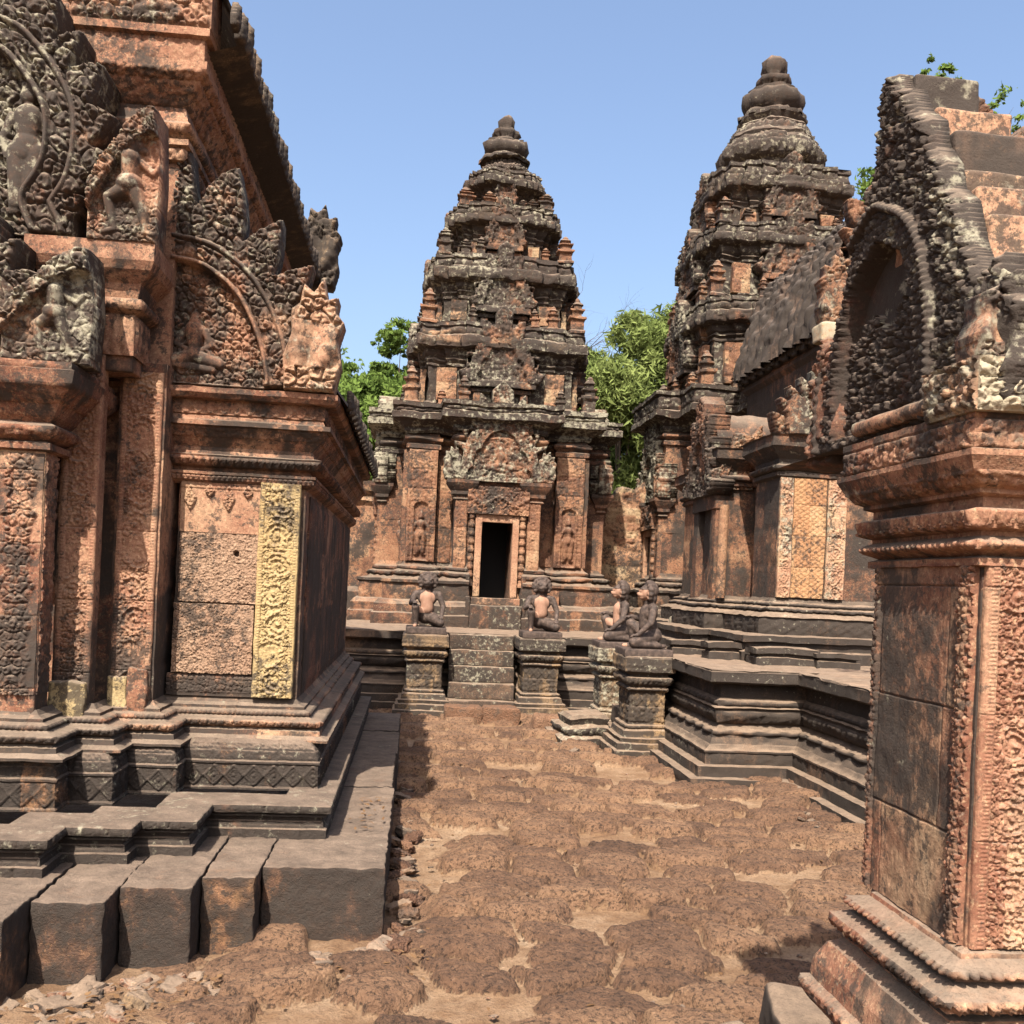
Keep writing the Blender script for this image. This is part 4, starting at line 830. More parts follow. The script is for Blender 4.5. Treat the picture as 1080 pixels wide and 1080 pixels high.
for s_ in (1, -1):
    def q(x, w_): return x if s_ == 1 else 2 * MC - x - w_
    def lat(u, v):
        a = np.abs((u / .075) % 1 - .5) * 2; b = np.abs((v / .055) % 1 - .5) * 2; return .009 * sm(.1, .4, np.abs(a - b) * .7 + .3 * curlfield(u, v, .03, 3)) + .008 * (np.abs(u - .18) < .02)
    mb = MB(); panel(mb, (q(3.955, .355), 10.17, 1.66), (1, 0, 0), (0, 0, 1), .355, 1.26, .008, lat, (.6, .15, .3), .03, (.19, .33, .55), 3, .008); wb(mb, 'lattice_panel', M_ORG, man, weather=.006)
    for x0, w_ in ((3.805, .145), (4.33, .21)):
        mb = MB(); panel(mb, (q(x0, w_), 10.165, 1.66), (1, 0, 0), (0, 0, 1), w_, 1.26, .008, pil_h(w_, .02, .14, .025, seed=5), (.55, .05, .6), .03, (.6, .33, .3), 5, .008); wb(mb, 'pilaster', M_ST, man, weather=.01)
# half pediments above the front block
mb = MB(); pediment(mb, (4.62, 10.2, 3.36), (1, 0, 0), (0, 0, 1), .56, .34, .13, .26, 17, .2, .012, (.4, .4, .7), None, 4, half=-1, s=.08, amp=.04, arch=ARQ, apex=.6); wb(mb, 'half_pediment', M_FAR, man, weather=.012)
mb = MB(); pediment(mb, (6.5, 10.2, 3.36), (1, 0, 0), (0, 0, 1), .56, .34, .13, .26, 17, .2, .012, (.4, .4, .7), None, 5, half=1, s=.08, amp=.04, arch=ARQ, apex=.6); wb(mb, 'half_pediment', M_FAR, man, weather=.012)
mb = MB(); naga(mb, (3.92, 10.16, 3.36), (-1, 0, 0), (0, 0, 1), .2, .42, .16, .012, (.45, .4, .6), 2, 3); mb.Q = [a[:, ::-1] for a in mb.Q]; wb(mb, 'naga_finial', M_FAR, man, weather=.01)
# side porch facing -X: black slab painted as the doorway's inner shade, jambs, arch
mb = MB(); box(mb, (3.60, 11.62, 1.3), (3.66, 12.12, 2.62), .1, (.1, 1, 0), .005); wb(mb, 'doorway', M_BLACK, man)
mb = MB()
for y in (11.42, 12.14): box(mb, (3.5, y, 1.3), (3.62, y + .2, 2.7), .03, (.35, .35, .3), .01, (.4, .3, .3), 3)
box(mb, (3.48, 11.4, 2.66), (3.62, 12.36, 2.84), .03, (.35, .4, .3), .01); wb(mb, 'door_frame', M_FAR, man, weather=.01)
mb = MB(M=XF((3.42, 11.88, 2.84), R(-90))); pediment(mb, (0, 0, 0), (1, 0, 0), (0, 0, 1), .36, .66, .1, .16, 13, .24, .012, (.35, .5, .5), None, 9, s=.08, amp=.04); wb(mb, 'porch_pediment', M_FAR, man, weather=.01)
mb = MB(); pediment(mb, (4.0, 11.36, 2.9), (1, 0, 0), (0, 0, 1), .42, .5, .08, .12, 7, .1, .012, (.5, .35, .6), None, 10, half=-1, s=.07, amp=.04, arch=ARQ, apex=.4); wb(mb, 'porch_side_carving', M_FAR, man, weather=.01)
mb = MB(); tube(mb, [(3.56, 11.30, 1.62), (3.56, 11.30, 2.7)], .055, 10, (.55, .3, .4))
wb(mb, 'colonette', M_FAR, man, weather=.01)
mb = MB(); pts_ = [(3.5, 11.88)]
G = np.empty((30, 16, 3)); a = np.linspace(0, math.pi, 16); G[..., 0] = np.linspace(3.5, 4.9, 30)[:, None]; G[..., 1] = 11.88 - .42 * np.cos(a); G[..., 2] = 3.3 + .55 * np.sin(a); mb.grid(G, (.35, .6, .5)); wb(mb, 'porch_vault', M_FAR, man, weather=.02)
# nave and roof
nv = [(4.98, 14.9), (4.98, 11.7), (2 * MC - 4.98, 11.7), (2 * MC - 4.98, 14.9)]
mb = MB(); sweep(mb, nv, [(0, 3.3), (0, 4.72), (.06, 4.78), (.06, 4.84), (.02, 4.86), (.1, 4.95)], True, .04, .04, (.25, .6, .3), (.5, .35, .3), 5, .006); wb(mb, 'nave_wall', M_FAR, man, weather=.012)
mb = MB(); t_ = np.linspace(0, 1, 60); yy = np.linspace(11.78, 15.0, 420)
rx = 4.84 + .72 * t_; rz_ = 4.93 + 1.62 * np.sin(t_ * math.pi / 2) ** .85
for s_ in (1, -1):
    X_ = rx if s_ == 1 else 2 * MC - rx
    rib = np.abs(np.sin((yy[:, None] + t_[None] * .35 + .05 * np.sin(yy[:, None] * 3)) * math.pi / .30)) ** .6; nz = fbm(np.broadcast_to(yy[:, None] * 7, (420, 60)), np.broadcast_to(t_ * 30, (420, 60)), np.zeros((420, 60)), 4, 3)
    G = np.empty((420, 60, 3)); hh = .12 * rib + .12 * (nz - .5); G[..., 0] = X_ - s_ * hh * .9; G[..., 1] = yy[:, None]; G[..., 2] = rz_ + hh * .3 - .03 * rib * (t_ < .03); mb.grid(G, np.stack([.4 + 0 * nz, .55 + .6 * (nz - .5), .35 + 0 * nz], -1))
G = np.empty((60, 2, 3)); G[:, 0] = [(4.84, y, 4.92) for y in np.linspace(11.78, 15, 60)]; G[:, 1] = [(5.0, y, 4.86) for y in np.linspace(11.78, 15, 60)]; mb.grid(G, (.3, .6, .3))
G = np.empty((30, 60, 3)); X0 = np.linspace(0, 1, 30)[:, None]; G[..., 0] = rx + (2 * MC - 2 * rx) * X0; G[..., 1] = 11.8; G[..., 2] = rz_; mb.grid(G, (.4, .5, .4)); wb(mb, 'roof', M_ROOF, man, weather=.02)
af2 = wb(leaf_antefix(.14, .09, .05), 'eave_antefix', M_ROOF, man, weather=.01)
for i in range(30): put(af2, 4.86, 11.85 + i * .105, 4.88 + .03 * math.sin(i * 2.1), R(90), man, i == 0, .8 + .4 * ((i * 5) % 7) / 7)
mb = MB(); box(mb, (4.72, 11.5, 4.75), (5.2, 11.8, 4.98), .03, (.8, -.2, 1.1), .03, rough=.03); wb(mb, 'corner_stone', M_ST, man, weather=.02)
mb = MB(); naga(mb, (4.98, 11.6, 4.98), (1, 0, 0), (0, 0, 1), .40, .85, .2, .014, (.5, .3, .6), 2, 6, -1); wb(mb, 'naga_gable_end', M_FAR, man, weather=.015)
mb = MB(); pediment(mb, (MC, 11.66, 4.98), (1, 0, 0), (0, 0, 1), .48, 1.2, .12, .2, 17, .15, .016, (.4, .45, .6), None, 6, s=.09, amp=.04); wb(mb, 'front_gable', M_FAR, man, weather=.015)

# ================================================================== TOWERS
def plan(levels, c):
    f = [(-c, -levels[-1][1])]
    for i in range(len(levels) - 1, 0, -1):
        f += [(-levels[i - 1][0], -levels[i][1]), (-levels[i - 1][0], -levels[i - 1][1])]
    f += [(-x, y) for x, y in f[::-1]][:-1]
    out_ = []
    for k in range(4):
        for x, y in f:
            for _ in range(k): x, y = -y, x
            out_.append((x, y))
    return out_
SIDES = (0, -90, 90)
def prasat(name, label, loc, C, tiers, fin, seed, s=1.0):
    """C: body; all in tower coordinates, z measured from the terrace top"""
    root = thing(name, label, 'temple tower', loc, None)
    def part(mb, nm, mat=M_FAR, par=root, we=.02, wf=5): return mb.build(nm, mat, par, weather=we, wf=wf)
    ht, hc = C['wall'], C['cornice']
    body = plan([(.66, 1.80), (.94, 1.24), (1.40, 1.40)], 1.40); cbody = plan([(.68, 1.82), (1.42, 1.42)], 1.42)
    def cut(hwid, dep, close):
        i = [j for j in range(len(body)) if abs(body[j][0] - .66) < 1e-6 and abs(body[j][1] + 1.80) < 1e-6][0]
        b = body[i:] + body[:i]
        return b + [(-hwid, -1.80), (-hwid, -dep), (hwid, -dep), (hwid, -1.80)] if close else [(hwid, -1.80)] + b + [(-hwid, -1.80)]
    mb = MB(); sweep(mb, cut(.40, 0, False), [(.46, -.02), (.46, .16), (.42, .18), (.42, .30), (.36, .36), (.30, .38), (.30, .62, diam(.3, .012)), (.33, .64), (.33, .68), (.2, .70), (.14, .74), (.17, .80, petals(.09, .03)), (.08, .83), (.10, .88, beads(.06, .02)), (.03, .92), (0, .97)], False, .045, .03, (.35, .55, .5), (.6, .3, .35), seed, .01, z0=0)
    for sg in (-1, 1): box(mb, (sg * .42 - .03, -2.24, -.02), (sg * .42 + .03, -1.8, .46), .05, (.35, .6, .5), .01); box(mb, (sg * .42 - .03, -2.0, .45), (sg * .42 + .03, -1.8, .8), .05, (.35, .5, .5), .01)
    box(mb, (-.39, -2.3, -.02), (.39, -.9, .34), .05, (.4, .6, .6), .015); part(mb, 'plinth')
    mb = MB(); sweep(mb, cut(.237, .95, True), [(0, .33), (0, 1.66)], True, .06, .06, (.36, .3, .3), (.45, .3, .4), seed + 1, .012); box(mb, (-.24, -1.79, 1.655), (.24, -.93, 1.75), .1, (.3, .6, .3), .003, bottom=True); part(mb, 'lower_wall', we=.005)
    mb = MB(); sweep(mb, body, [(0, 1.65), (0, ht - .25), (.04, ht - .23), (.04, ht - .17), (.01, ht - .15), (.07, ht - .10), (.07, ht - .05, beads(.06, .02)), (.02, ht - .03), (.0, ht + .02)], True, .04, .04, (.36, .30, .3), (.45, .3, .4), seed + 1, .012); part(mb, 'body_wall')
    mb = MB(); sweep(mb, cbody, [(-.3, ht), (.02, ht + .01), (.05, ht + .05), (.04, ht + .1), (.16, ht + .17), (.25, ht + .2), (.25, ht + .3), (.2, ht + .32), (.2, hc - .08, curls(.1, .03)), (.25, hc - .06), (.25, hc)], True, .04, .03, (.35, .9, .7), (.5, .25, .5), seed + 2, .01); cap(mb, cbody, hc, .25, True, (.3, .8, .6), inner=(0, 0)); part(mb, 'body_cornice', we=.04, wf=4)
    for rz in SIDES:
        Mx = XF(rz=R(rz))
        for sg in (-1, 1):
            # corner pilaster with scrolls, and the figure in its niche
            mb = MB(Mx); W = .44
            def pf(u, v):
                z = v + .97; a = np.abs(u - W / 2)
                ph = .022 * curlfield(u, v, .062, seed) * (a < W / 2 - .02) + .012 * (a > W / 2 - .035)
                niche = sm(.115, .10, a) * sm(1.85, 1.82, z - .05 * (1 - (a / .11) ** 2)) * sm(.98, 1.0, z)
                fg = figure(u, z, W / 2, 1.06, .70, DEVATA, 1.7)
                return ph * (1 - niche) + niche * (-.03 + fg) + .02 * np.exp(-((a - .125) / .012) ** 2) * (z < 1.85)
            panel(mb, (sg * 1.16 - W / 2, -1.45, .97), (1, 0, 0), (0, 0, 1), W, ht - .97 - .25, .014, pf, (.36, .22, .3), .05, (.6, .3, .3), seed + 5, .012); part(mb, 'corner_pilaster', we=.01)
            mb = MB(Mx); panel(mb, (sg * .80 - .12, -1.26, .97), (1, 0, 0), (0, 0, 1), .24, ht - .97 - .3, .016, pil_h(.24, .03, .2, .02, seed=seed), (.4, .25, .3), .03, (.5, .3, .3), seed + 6, .01); part(mb, 'pilaster', we=.01)
            # porch pilaster
            mb = MB(Mx); panel(mb, (sg * .56 - .095, -1.86, .65), (1, 0, 0), (0, 0, 1), .19, 1.35, .014, pil_h(.19, .03, .17, .02, seed=seed + 1), (.38, .2, .25), .06, (.5, .3, .3), seed + 7, .01)
            sweep(mb, [(sg * .56 - .11, -1.86), (sg * .56 + .11, -1.86), (sg * .56 + .11, -1.75), (sg * .56 - .11, -1.75)], [(0, 1.9), (.03, 1.93), (.0, 1.96), (.05, 2.0), (.05, 2.05), (.1, 2.12), (.13, 2.17), (.13, 2.22)], True, .03, .02, (.3, .5, .5)); cap(mb, [(sg * .56 - .11, -1.86), (sg * .56 + .11, -1.86), (sg * .56 + .11, -1.75), (sg * .56 - .11, -1.75)], 2.22, .13); part(mb, 'porch_pilaster', we=.01)
            mb = MB(Mx); pr = []; z = .62
            for k in range(9): pr += [(.05, z), (.05, z + .06), (.035, z + .07), (.045, z + .09), (.035, z + .11), (.035, z + .125)]; z += .128
            lathe(mb, pr, (sg * .39, -1.87, 0), 12, (.45, .3, .3)); part(mb, 'colonette', we=.008)
        # pediment with naga ends, lintel
        mb = MB(Mx); pediment(mb, (0, -1.90, 2.22), (1, 0, 0), (0, 0, 1), .50, .78, .12, .22, 17, .3, .015, (.36, .5, .75), None, seed + 3, s=.085, amp=.04, fig=[(0, .12, .42, SEATED, 1)]); part(mb, 'pediment', we=.015)
        for sg in (-1, 1):
            mb = MB(Mx if sg > 0 else Mx @ np.diag([-1., 1, 1, 1])); naga(mb, (.70, -1.93, 2.22), (1, 0, 0), (0, 0, 1), .26, .50, .2, .014, (.38, .5, .8), 3, seed + 4); part(mb, 'naga_end', we=.012)
        mb = MB(Mx); panel(mb, (-.47, -1.92, 1.72), (1, 0, 0), (0, 0, 1), .94, .42, .012, lambda u, v: .035 * curlfield(np.abs(u - .47), v, .075, seed + 8) + .02 * np.exp(-((v - .2 - .06 * np.cos(u * 13)) / .03) ** 2), (.36, .35, .4), .16); part(mb, 'lintel', we=.01)
        mb = MB(Mx)
        for sg in (-1, 1): box(mb, (sg * .285 - .05, -1.89, .46), (sg * .285 + .05, -1.70, 1.66), .03, (.56, .1, .1), .008)
        box(mb, (-.335, -1.885, 1.60), (.335, -1.70, 1.72), .03, (.5, .2, .1), .008); box(mb, (-.42, -1.95, .34), (.42, -1.72, .45), .03, (.45, .3, .3), .01); part(mb, 'door_frame', M_ST, we=.006)
        mb = MB(Mx)
        if rz == 0: box(mb, (-.236, -.97, .34), (.236, -.955, 1.655), .2, (.1, 1, 0), .001); part(mb, 'dark_interior_sheet', M_BLACK, we=0)  # black sheet closing the passage, paints the darkness of the interior
        else: panel(mb, (-.235, -1.81, .45), (1, 0, 0), (0, 0, 1), .47, 1.15, .02, lambda u, v: .02 * (np.abs(u - .235) < .03) + .01 * curlfield(u, v, .08, 3), (.3, .5, .3), .01); part(mb, 'false_door', we=.006)
    # porch roofs (short vaults meeting the body)
    for rz in SIDES:
        mb = MB(XF(rz=R(rz))); a = np.linspace(0, math.pi, 14); G = np.empty((8, 14, 3)); G[..., 0] = -.66 * np.cos(a); G[..., 1] = np.linspace(-1.85, -1.2, 8)[:, None]; G[..., 2] = ht - .1 + .85 * np.sin(a) * (hc - ht + .1); mb.grid(G, (.3, .8, .6)); part(mb, 'porch_vault', we=.03)
    zb = hc
    for k, (hw, zw, zc, od) in enumerate(tiers):
        # hw cornice half width; zw wall top, zc cornice top
        r = hw - .19; tp = plan([(r * .40, r + .10), (r * .70, r + .04), (r - .0, r - .04)], r - .04)
        zw = zw - .08; H = zw - zb
        mb = MB(); sweep(mb, tp, [(.1, zb - .04), (.1, zb + .05), (.05, zb + .07), (.05, zb + .1, beads(.06, .02)), (.0, zb + .13), (0, zw - .16), (.03, zw - .14), (.03, zw - .11), (.0, zw - .1), (.05, zw - .05), (.02, zw - .02), (.06, zw + .02), (.08, zw + (zc - zw) * .2), (.15, zw + (zc - zw) * .24), (.19, zw + (zc - zw) * .28), (.19, zw + (zc - zw) * .58, curls(.1, .02)), (.14, zw + (zc - zw) * .62), (.12, zw + (zc - zw) * .84, curls(.09, .03)), (.15, zw + (zc - zw) * .88), (.14, zc)], True, .04, .03, (.40, .80 + .03 * k, .62), (.42, .22, .8), seed + 10 + k, .014)
        cap(mb, tp, zc, .14, True, (.3, .85, .6), inner=(0, 0)); tier = part(mb, 'tier', we=.05, wf=4.5)
        for rz in SIDES:
            Mx = XF(rz=R(rz)); pb = zb + H * .52; ph = (zc - pb) * .86; pw_ = r * .34
            mb = MB(Mx); pediment(mb, (0, -(r + .25), pb), (1, 0, 0), (0, 0, 1), pw_, ph * .78, pw_ * .26, pw_ * .42, 13, .22, .018, (.36, .55, .6), None, seed + k, s=.09, amp=.04); part(mb, 'tier_pediment', par=tier, we=.025)
            mb = MB(Mx); box(mb, (-pw_ * 1.35, -(r + .27), pb - .09), (pw_ * 1.35, -(r - .05), pb + .02), .04, (.4, .5, .5), .02, rough=.02); box(mb, (-pw_ * 1.2, -(r + .19), pb - .16), (pw_ * 1.2, -(r - .05), pb - .095), .04, (.4, .4, .4), .01)
            for sg in (-1, 1):
                box(mb, (sg * pw_ * .92 - .06, -(r + .18), zb), (sg * pw_ * .92 + .06, -r + .05, pb - .165), .03, (.45, .25, .3), .01)
            box(mb, (-.1, -(r + .12), zb), (.1, -(r - .05), pb - .17), .05, (.4, .5, .3), .01); part(mb, 'blind_door', par=tier, we=.02)
            for sg in (-1, 1):
                xx = sg * (r * .72)
                mb = MB(Mx); panel(mb, (xx - r * .13, -(r + .075), zb + .12), (1, 0, 0), (0, 0, 1), r * .26, H - .30, .02, lambda u, v: .02 * curlfield(u, v, .07, seed + k), (.55, .3, .35), .08, (.3, .2, .5), k, .01); part(mb, 'tier_pilaster', par=tier, we=.015)
        # corner antefixes stand on the cornice below
        pr_ = od
        mb = MB(); P = [(-.1, -.1), (.1, -.1), (.1, .1), (-.1, .1)]; hh = min(H * .92, .62)
        sweep(mb, P, [(.03, 0), (.03, .06 * hh), (.0, .1 * hh), (0, .34 * hh), (.04, .4 * hh), (.04, .46 * hh), (-.02, .48 * hh), (-.02, .6 * hh), (.015, .64 * hh), (.015, .68 * hh), (-.04, .7 * hh), (-.04, .79 * hh), (-.015, .82 * hh), (-.06, .9 * hh), (-.06, .93 * hh), (-.09, 1.0 * hh)], True, .03, .03, (.42, .4, .5), None, 3)
        af_ = None
        prev = (C['hw'] if k == 0 else tiers[k - 1][0]) - .20
        for sx, sy in ((-1, -1), (1, -1), (-1, 1), (1, 1)):
            if af_ is None: af_ = part(mb, 'corner_antefix', par=tier, we=.03, wf=7); o = af_
            else: o = af_.copy(); COL.objects.link(o); o.parent = tier
            if (seed + k * 3 + sx + 2 * sy) % 7 == 0 and k == 3: o.scale = (1, 1, .6)
            o.location = (sx * prev, sy * prev, zb - .01); o.rotation_euler = (0, 0, (k * 3 + sx + 2 * sy) * math.pi / 2)
        for j, (qx, qy) in enumerate(((-.66, -1.07), (.66, -1.07), (-.42, -1.15), (.42, -1.15), (-1.07, -.66), (-1.07, .0), (1.07, -.66), (1.07, 0), (-1.07, .5))):
            if (j * 5 + k * 3 + seed) % 6 == 0: continue
            o = af_.copy(); COL.objects.link(o); o.parent = tier; q_ = .52 + .10 * ((j * 7 + k + seed) % 3); o.scale = (q_, q_, q_ * (.85 + .1 * ((j + seed) % 3)))
            o.location = (qx * prev, qy * prev, zb - .01); o.rotation_euler = (.04 * ((j * 3) % 5 - 2), 0, j * 1.5708)
        zb = zc
    hw, z0, z1, zt, rf = fin
    mb = MB(); H = z1 - z0
    pg = [(math.cos(a) * (1 + .05 * (k % 2)), math.sin(a) * (1 + .05 * (k % 2))) for k, a in enumerate([q * math.pi / 8 for q in range(16)])]
    pr = [(hw * .86, 0), (hw * .98, .03), (hw * .98, .14), (hw * .86, .17), (hw * .88, .24), (hw * 1.0, .30, curls(.12, .02)), (hw * .99, .48, petals(.2, .04)), (hw * .88, .60, curls(.1, .03)), (hw * .90, .64), (hw * .82, .70), (hw * .70, .80, petals(.16, .035)), (hw * .72, .84), (hw * .60, .90), (rf * 1.15, .96), (rf * 1.15, 1.0)]
    sweep(mb, [(x * .001, y * .001) for x, y in pg], [(p_[0], z0 - .03 + (H + .03) * p_[1]) + tuple(p_[2:]) for p_ in pr], True, .0001, .03, (.34, .72, .55), None, seed); part(mb, 'crown', we=.04)
    H = zt - z1
    mb = MB(); lathe(mb, [(rf * 1.15, z1 - .03), (rf * 1.15, z1 + H * .03), (rf * .7, z1 + H * .07), (rf * .95, z1 + H * .13), (rf * 1.06, z1 + H * .24), (rf * 1.0, z1 + H * .35), (rf * .8, z1 + H * .38), (rf * .84, z1 + H * .41), (rf * .55, z1 + H * .46), (rf * .45, z1 + H * .5), (rf * .62, z1 + H * .55), (rf * .62, z1 + H * .62), (rf * .35, z1 + H * .68), (rf * .45, z1 + H * .74), (rf * .42, z1 + H * .86), (rf * .2, z1 + H * .97), (0, zt)], (0, 0, 0), 48, (.3, .75, .45), flute=.035); part(mb, 'finial', we=.06, wf=6)
    return root
prasat('temple_tower', 'stepped stone tower in the middle, dark open doorway facing the stairs', (1.235, 17, 1.0), dict(wall=2.95, cornice=3.40, hw=1.60),
       [(1.38, 4.30, 4.74, 1), (1.17, 5.43, 5.90, 1), (.86, 6.48, 6.84, 1), (.56, 7.24, 7.52, 1)], (.40, 7.52, 7.86, 8.68, .36), 3)
prasat('temple_tower', 'taller stepped stone tower on the right, rising behind the hall with the ridged roof', (5.90, 17, 1.0), dict(wall=3.35, cornice=3.96, hw=1.58),
       [(1.44, 5.0, 5.47, 1), (1.32, 6.33, 6.72, 1), (1.12, 7.30, 7.80, 1)], (.86, 7.80, 8.98, 10.16, .50), 9)
# ================================================================== STATUES
def cap3(mb, a, b, r0, r1, n=14, sq=(1, 1, 1)):
    """closed round cone between two points"""
    a, b = np.array(a, float), np.array(b, float); d = b - a; L = np.linalg.norm(d)
    d = d / L if L > 1e-6 else np.array([0, 0, 1.]); ref = np.array([1., 0, 0]) if abs(d[0]) < .8 else np.array([0, 1., 0])
    e = np.cross(d, ref); e /= np.linalg.norm(e); f = np.cross(d, e)
    th = np.linspace(0, 2 * math.pi, n + 1); ph = np.linspace(-math.pi / 2, 0, 6); ph2 = np.linspace(0, math.pi / 2, 6)
    rows = [(r0 * math.cos(p), r0 * math.sin(p)) for p in ph] + [(r1 * math.cos(p), L + r1 * math.sin(p)) for p in ph2]
    G = np.array([[a + d * z + (e * math.cos(t) + f * math.sin(t)) * r for t in th] for r, z in rows]); mb.grid(G)
def ell(mb, c, r, n=16):
    th = np.linspace(0, 2 * math.pi, n + 1); ph = np.linspace(-math.pi / 2, math.pi / 2, 12)
    mb.grid(np.array([[(c[0] + r[0] * math.cos(p) * math.cos(t), c[1] + r[1] * math.cos(p) * math.sin(t), c[2] + r[2] * math.sin(p)) for t in th] for p in ph]))
def remesh(mb, name, mat, parent, vox, smooth=4):
    t = mb.build('tmp_' + name, mat, None); md = t.modifiers.new('r', 'REMESH'); md.mode = 'VOXEL'; md.voxel_size = vox
    ms = t.modifiers.new('s', 'SMOOTH'); ms.iterations = smooth; ms.factor = .5
    bpy.context.view_layer.update(); me = bpy.data.meshes.new_from_object(t.evaluated_get(bpy.context.evaluated_depsgraph_get())); bpy.data.objects.remove(t)
    me.name = name; o = bpy.data.objects.new(name, me); COL.objects.link(o); o.parent = parent
    for p in me.polygons: p.use_smooth = True
    if not me.materials: me.materials.append(mat)
    return o
def statue(label, loc, rz, belly=True, pale_face=False):
    root = thing('guardian_statue', label, 'statue', loc, 'kneeling stone guardian statues by the stairs', rz)
    mb = MB(); c = lambda *a: cap3(mb, *a)
    ell(mb, (0, .06, .14), (.125, .11, .10)); ell(mb, (0, .035, .24), (.098, .085, .11)); ell(mb, (0, .03, .37), (.125, .085, .10))
    c((-.10, .04, .425), (.10, .04, .425), .05, .05); c((0, .03, .42), (0, .01, .51), .05, .048)
    # head with muzzle, brow, ears, round mane
    ell(mb, (0, -.002, .58), (.082, .08, .085)); ell(mb, (0, -.062, .556), (.05, .042, .03)); ell(mb, (0, -.054, .527), (.042, .036, .02)); ell(mb, (0, -.098, .568), (.02, .014, .014))
    ell(mb, (-.03, -.074, .597), (.016, .014, .013)); ell(mb, (.03, -.074, .597), (.016, .014, .013)); c((-.05, -.06, .617), (.05, -.06, .617), .014, .014)
    ell(mb, (0, .04, .605), (.112, .075, .095))
    for k in range(11):
        a = -2.2 + k * .44 + math.pi / 2; ell(mb, (.104 * math.cos(a), .012, .585 + .098 * math.sin(a)), (.03, .034, .03))
    ell(mb, (0, .03, .685), (.045, .045, .025)); ell(mb, (-.088, -.005, .58), (.014, .022, .032)); ell(mb, (.088, -.005, .58), (.014, .022, .032))
    ell(mb, (0, .045, .53), (.088, .06, .085)); c((0, .012, .24), (0, .008, .38), .084, .082)
    # raised knee leg (statue's right), folded leg (left)
    c((-.07, .03, .14), (-.145, -.13, .255), .075, .05); c((-.145, -.13, .255), (-.135, -.09, .06), .048, .034); c((-.135, -.08, .03), (-.145, -.19, .022), .03, .024)
    c((.07, .02, .12), (.175, -.16, .075), .078, .052); c((.175, -.16, .06), (.10, .12, .045), .046, .032); c((.10, .12, .035), (.07, .19, .04), .028, .02)
    # arms
    c((-.145, .04, .42), (-.20, -.01, .30), .044, .034); c((-.20, -.01, .30), (-.165, -.12, .325), .034, .025); ell(mb, (-.155, -.15, .322), (.03, .036, .018))
    c((.145, .04, .42), (.205, .0, .27), .044, .034); c((.205, .0, .27), (.185, -.11, .16), .034, .025); ell(mb, (.18, -.145, .145), (.03, .036, .018))
    for k in range(4):
        x = -.178 + k * .015; c((x, -.175, .325), (x, -.196 - .004 * (k in (1, 2)), .305), .0078, .0065)
        x = .158 + k * .015; c((x, -.17, .148), (x, -.192 - .004 * (k in (1, 2)), .128), .0078, .0065)
    c((-.13, -.14, .325), (-.118, -.165, .315), .009, .007); c((.155, -.135, .145), (.14, -.16, .135), .009, .007)
    body = remesh(mb, 'body', M_STAT, root, .0075, 3)
    me = body.data; co = np.empty(len(me.vertices) * 3, np.float32); me.vertices.foreach_get('co', co); P = co.reshape(-1, 3)
    x, y, z = P.T
    front = sm(.0, -.03, y) * sm(.105, .085, np.abs(x) + np.clip(z - .36, 0, 1) * .0) * sm(.17, .20, z) * sm(.49, .455, z + np.abs(x) * -.0) if belly else 0
    pale = front
    if pale_face: pale = np.maximum(pale, sm(-.0, -.02, y) * sm(.49, .51, z) * sm(.62, .60, z) * .9)
    toes = sm(-.15, -.17, y) * sm(.07, .05, z) * sm(0, -.05, x) * .9; pale = np.maximum(pale, toes)
    if 'tint' in me.color_attributes: me.color_attributes.remove(me.color_attributes['tint'])
    at = me.color_attributes.new('tint', 'FLOAT_COLOR', 'POINT'); at.data.foreach_set('color', np.stack([pale, pale * 0, pale * 0, pale * 0 + 1], 1).astype(np.float32).ravel())
    mb = MB(); box(mb, (-.25, -.26, -.075), (.25, .24, .012), .03, (0, .5, .3), .01); b = mb.build('base_slab', M_STAT, root, weather=.006)
    return root
statue('dark kneeling guardian with worn orange belly, on the pedestal left of the stairs', (.185, 12.62, 1.075), 0)
statue('dark kneeling guardian with worn pale belly, on the pedestal right of the middle stairs', (1.64, 12.62, 1.075), 0)
statue('kneeling guardian with a bright worn face, nearest of the pair seen from the side', (2.40, 10.06, 1.06), R(-90), False, True)
statue('kneeling guardian seen from the side, farther of the pair with the small stairs between', (2.36, 11.22, 1.06), R(-90), True, True)
# ================================================================== loose things on the terrace
mb = MB(); box(mb, (-.11, -.12, -.02), (.11, .12, .34), .02, (.8, -.3, 1.3), .04, rough=.03); o = mb.build('pale_stone_post', M_ST, weather=.02); o.location = (3.45, 12.7, 1.0); tag(o, 'short pale upright stone standing at the foot of the dark side porch', 'stone post')
for i, (x, y, a, b, h, hu) in enumerate([(3.25, 9.95, .24, .16, .17, .3), (3.62, 9.45, .3, .17, .16, .3), (4.1, 9.35, .22, .14, .13, .3), (3.0, 10.6, .2, .14, .14, .3), (3.3, 11.1, .17, .12, .12, .3)]):
    mb = MB(); P = [(-a, -b), (a, -b), (a, b), (-a, b)]; sweep(mb, P, [(0, -.01), (0, h * .4), (-.03, h * .45), (-.03, h * .6), (.01, h * .66), (.01, h)], True, .02, .015, (hu, .7, .5)); cap(mb, P, h, .01, True, (.4, .4, .5))
    o = mb.build('moulded_block', M_DK, weather=.02, wf=6); o.location = (x, y, 1.0); o.rotation_euler = (0, 0, (i * 37 % 11 - 5) * .01)
    tag(o, ['dark moulded block on the terrace, left front one before the lattice panel', 'largest dark moulded block lying on the terrace before the lattice panel', 'dark moulded block nearest the right gabled building on the terrace', 'dark moulded block on the terrace just behind the side-facing guardians', 'small dark moulded block close to the dark side porch on the terrace'][i], 'stone block', 'moulded blocks lying on the terrace')
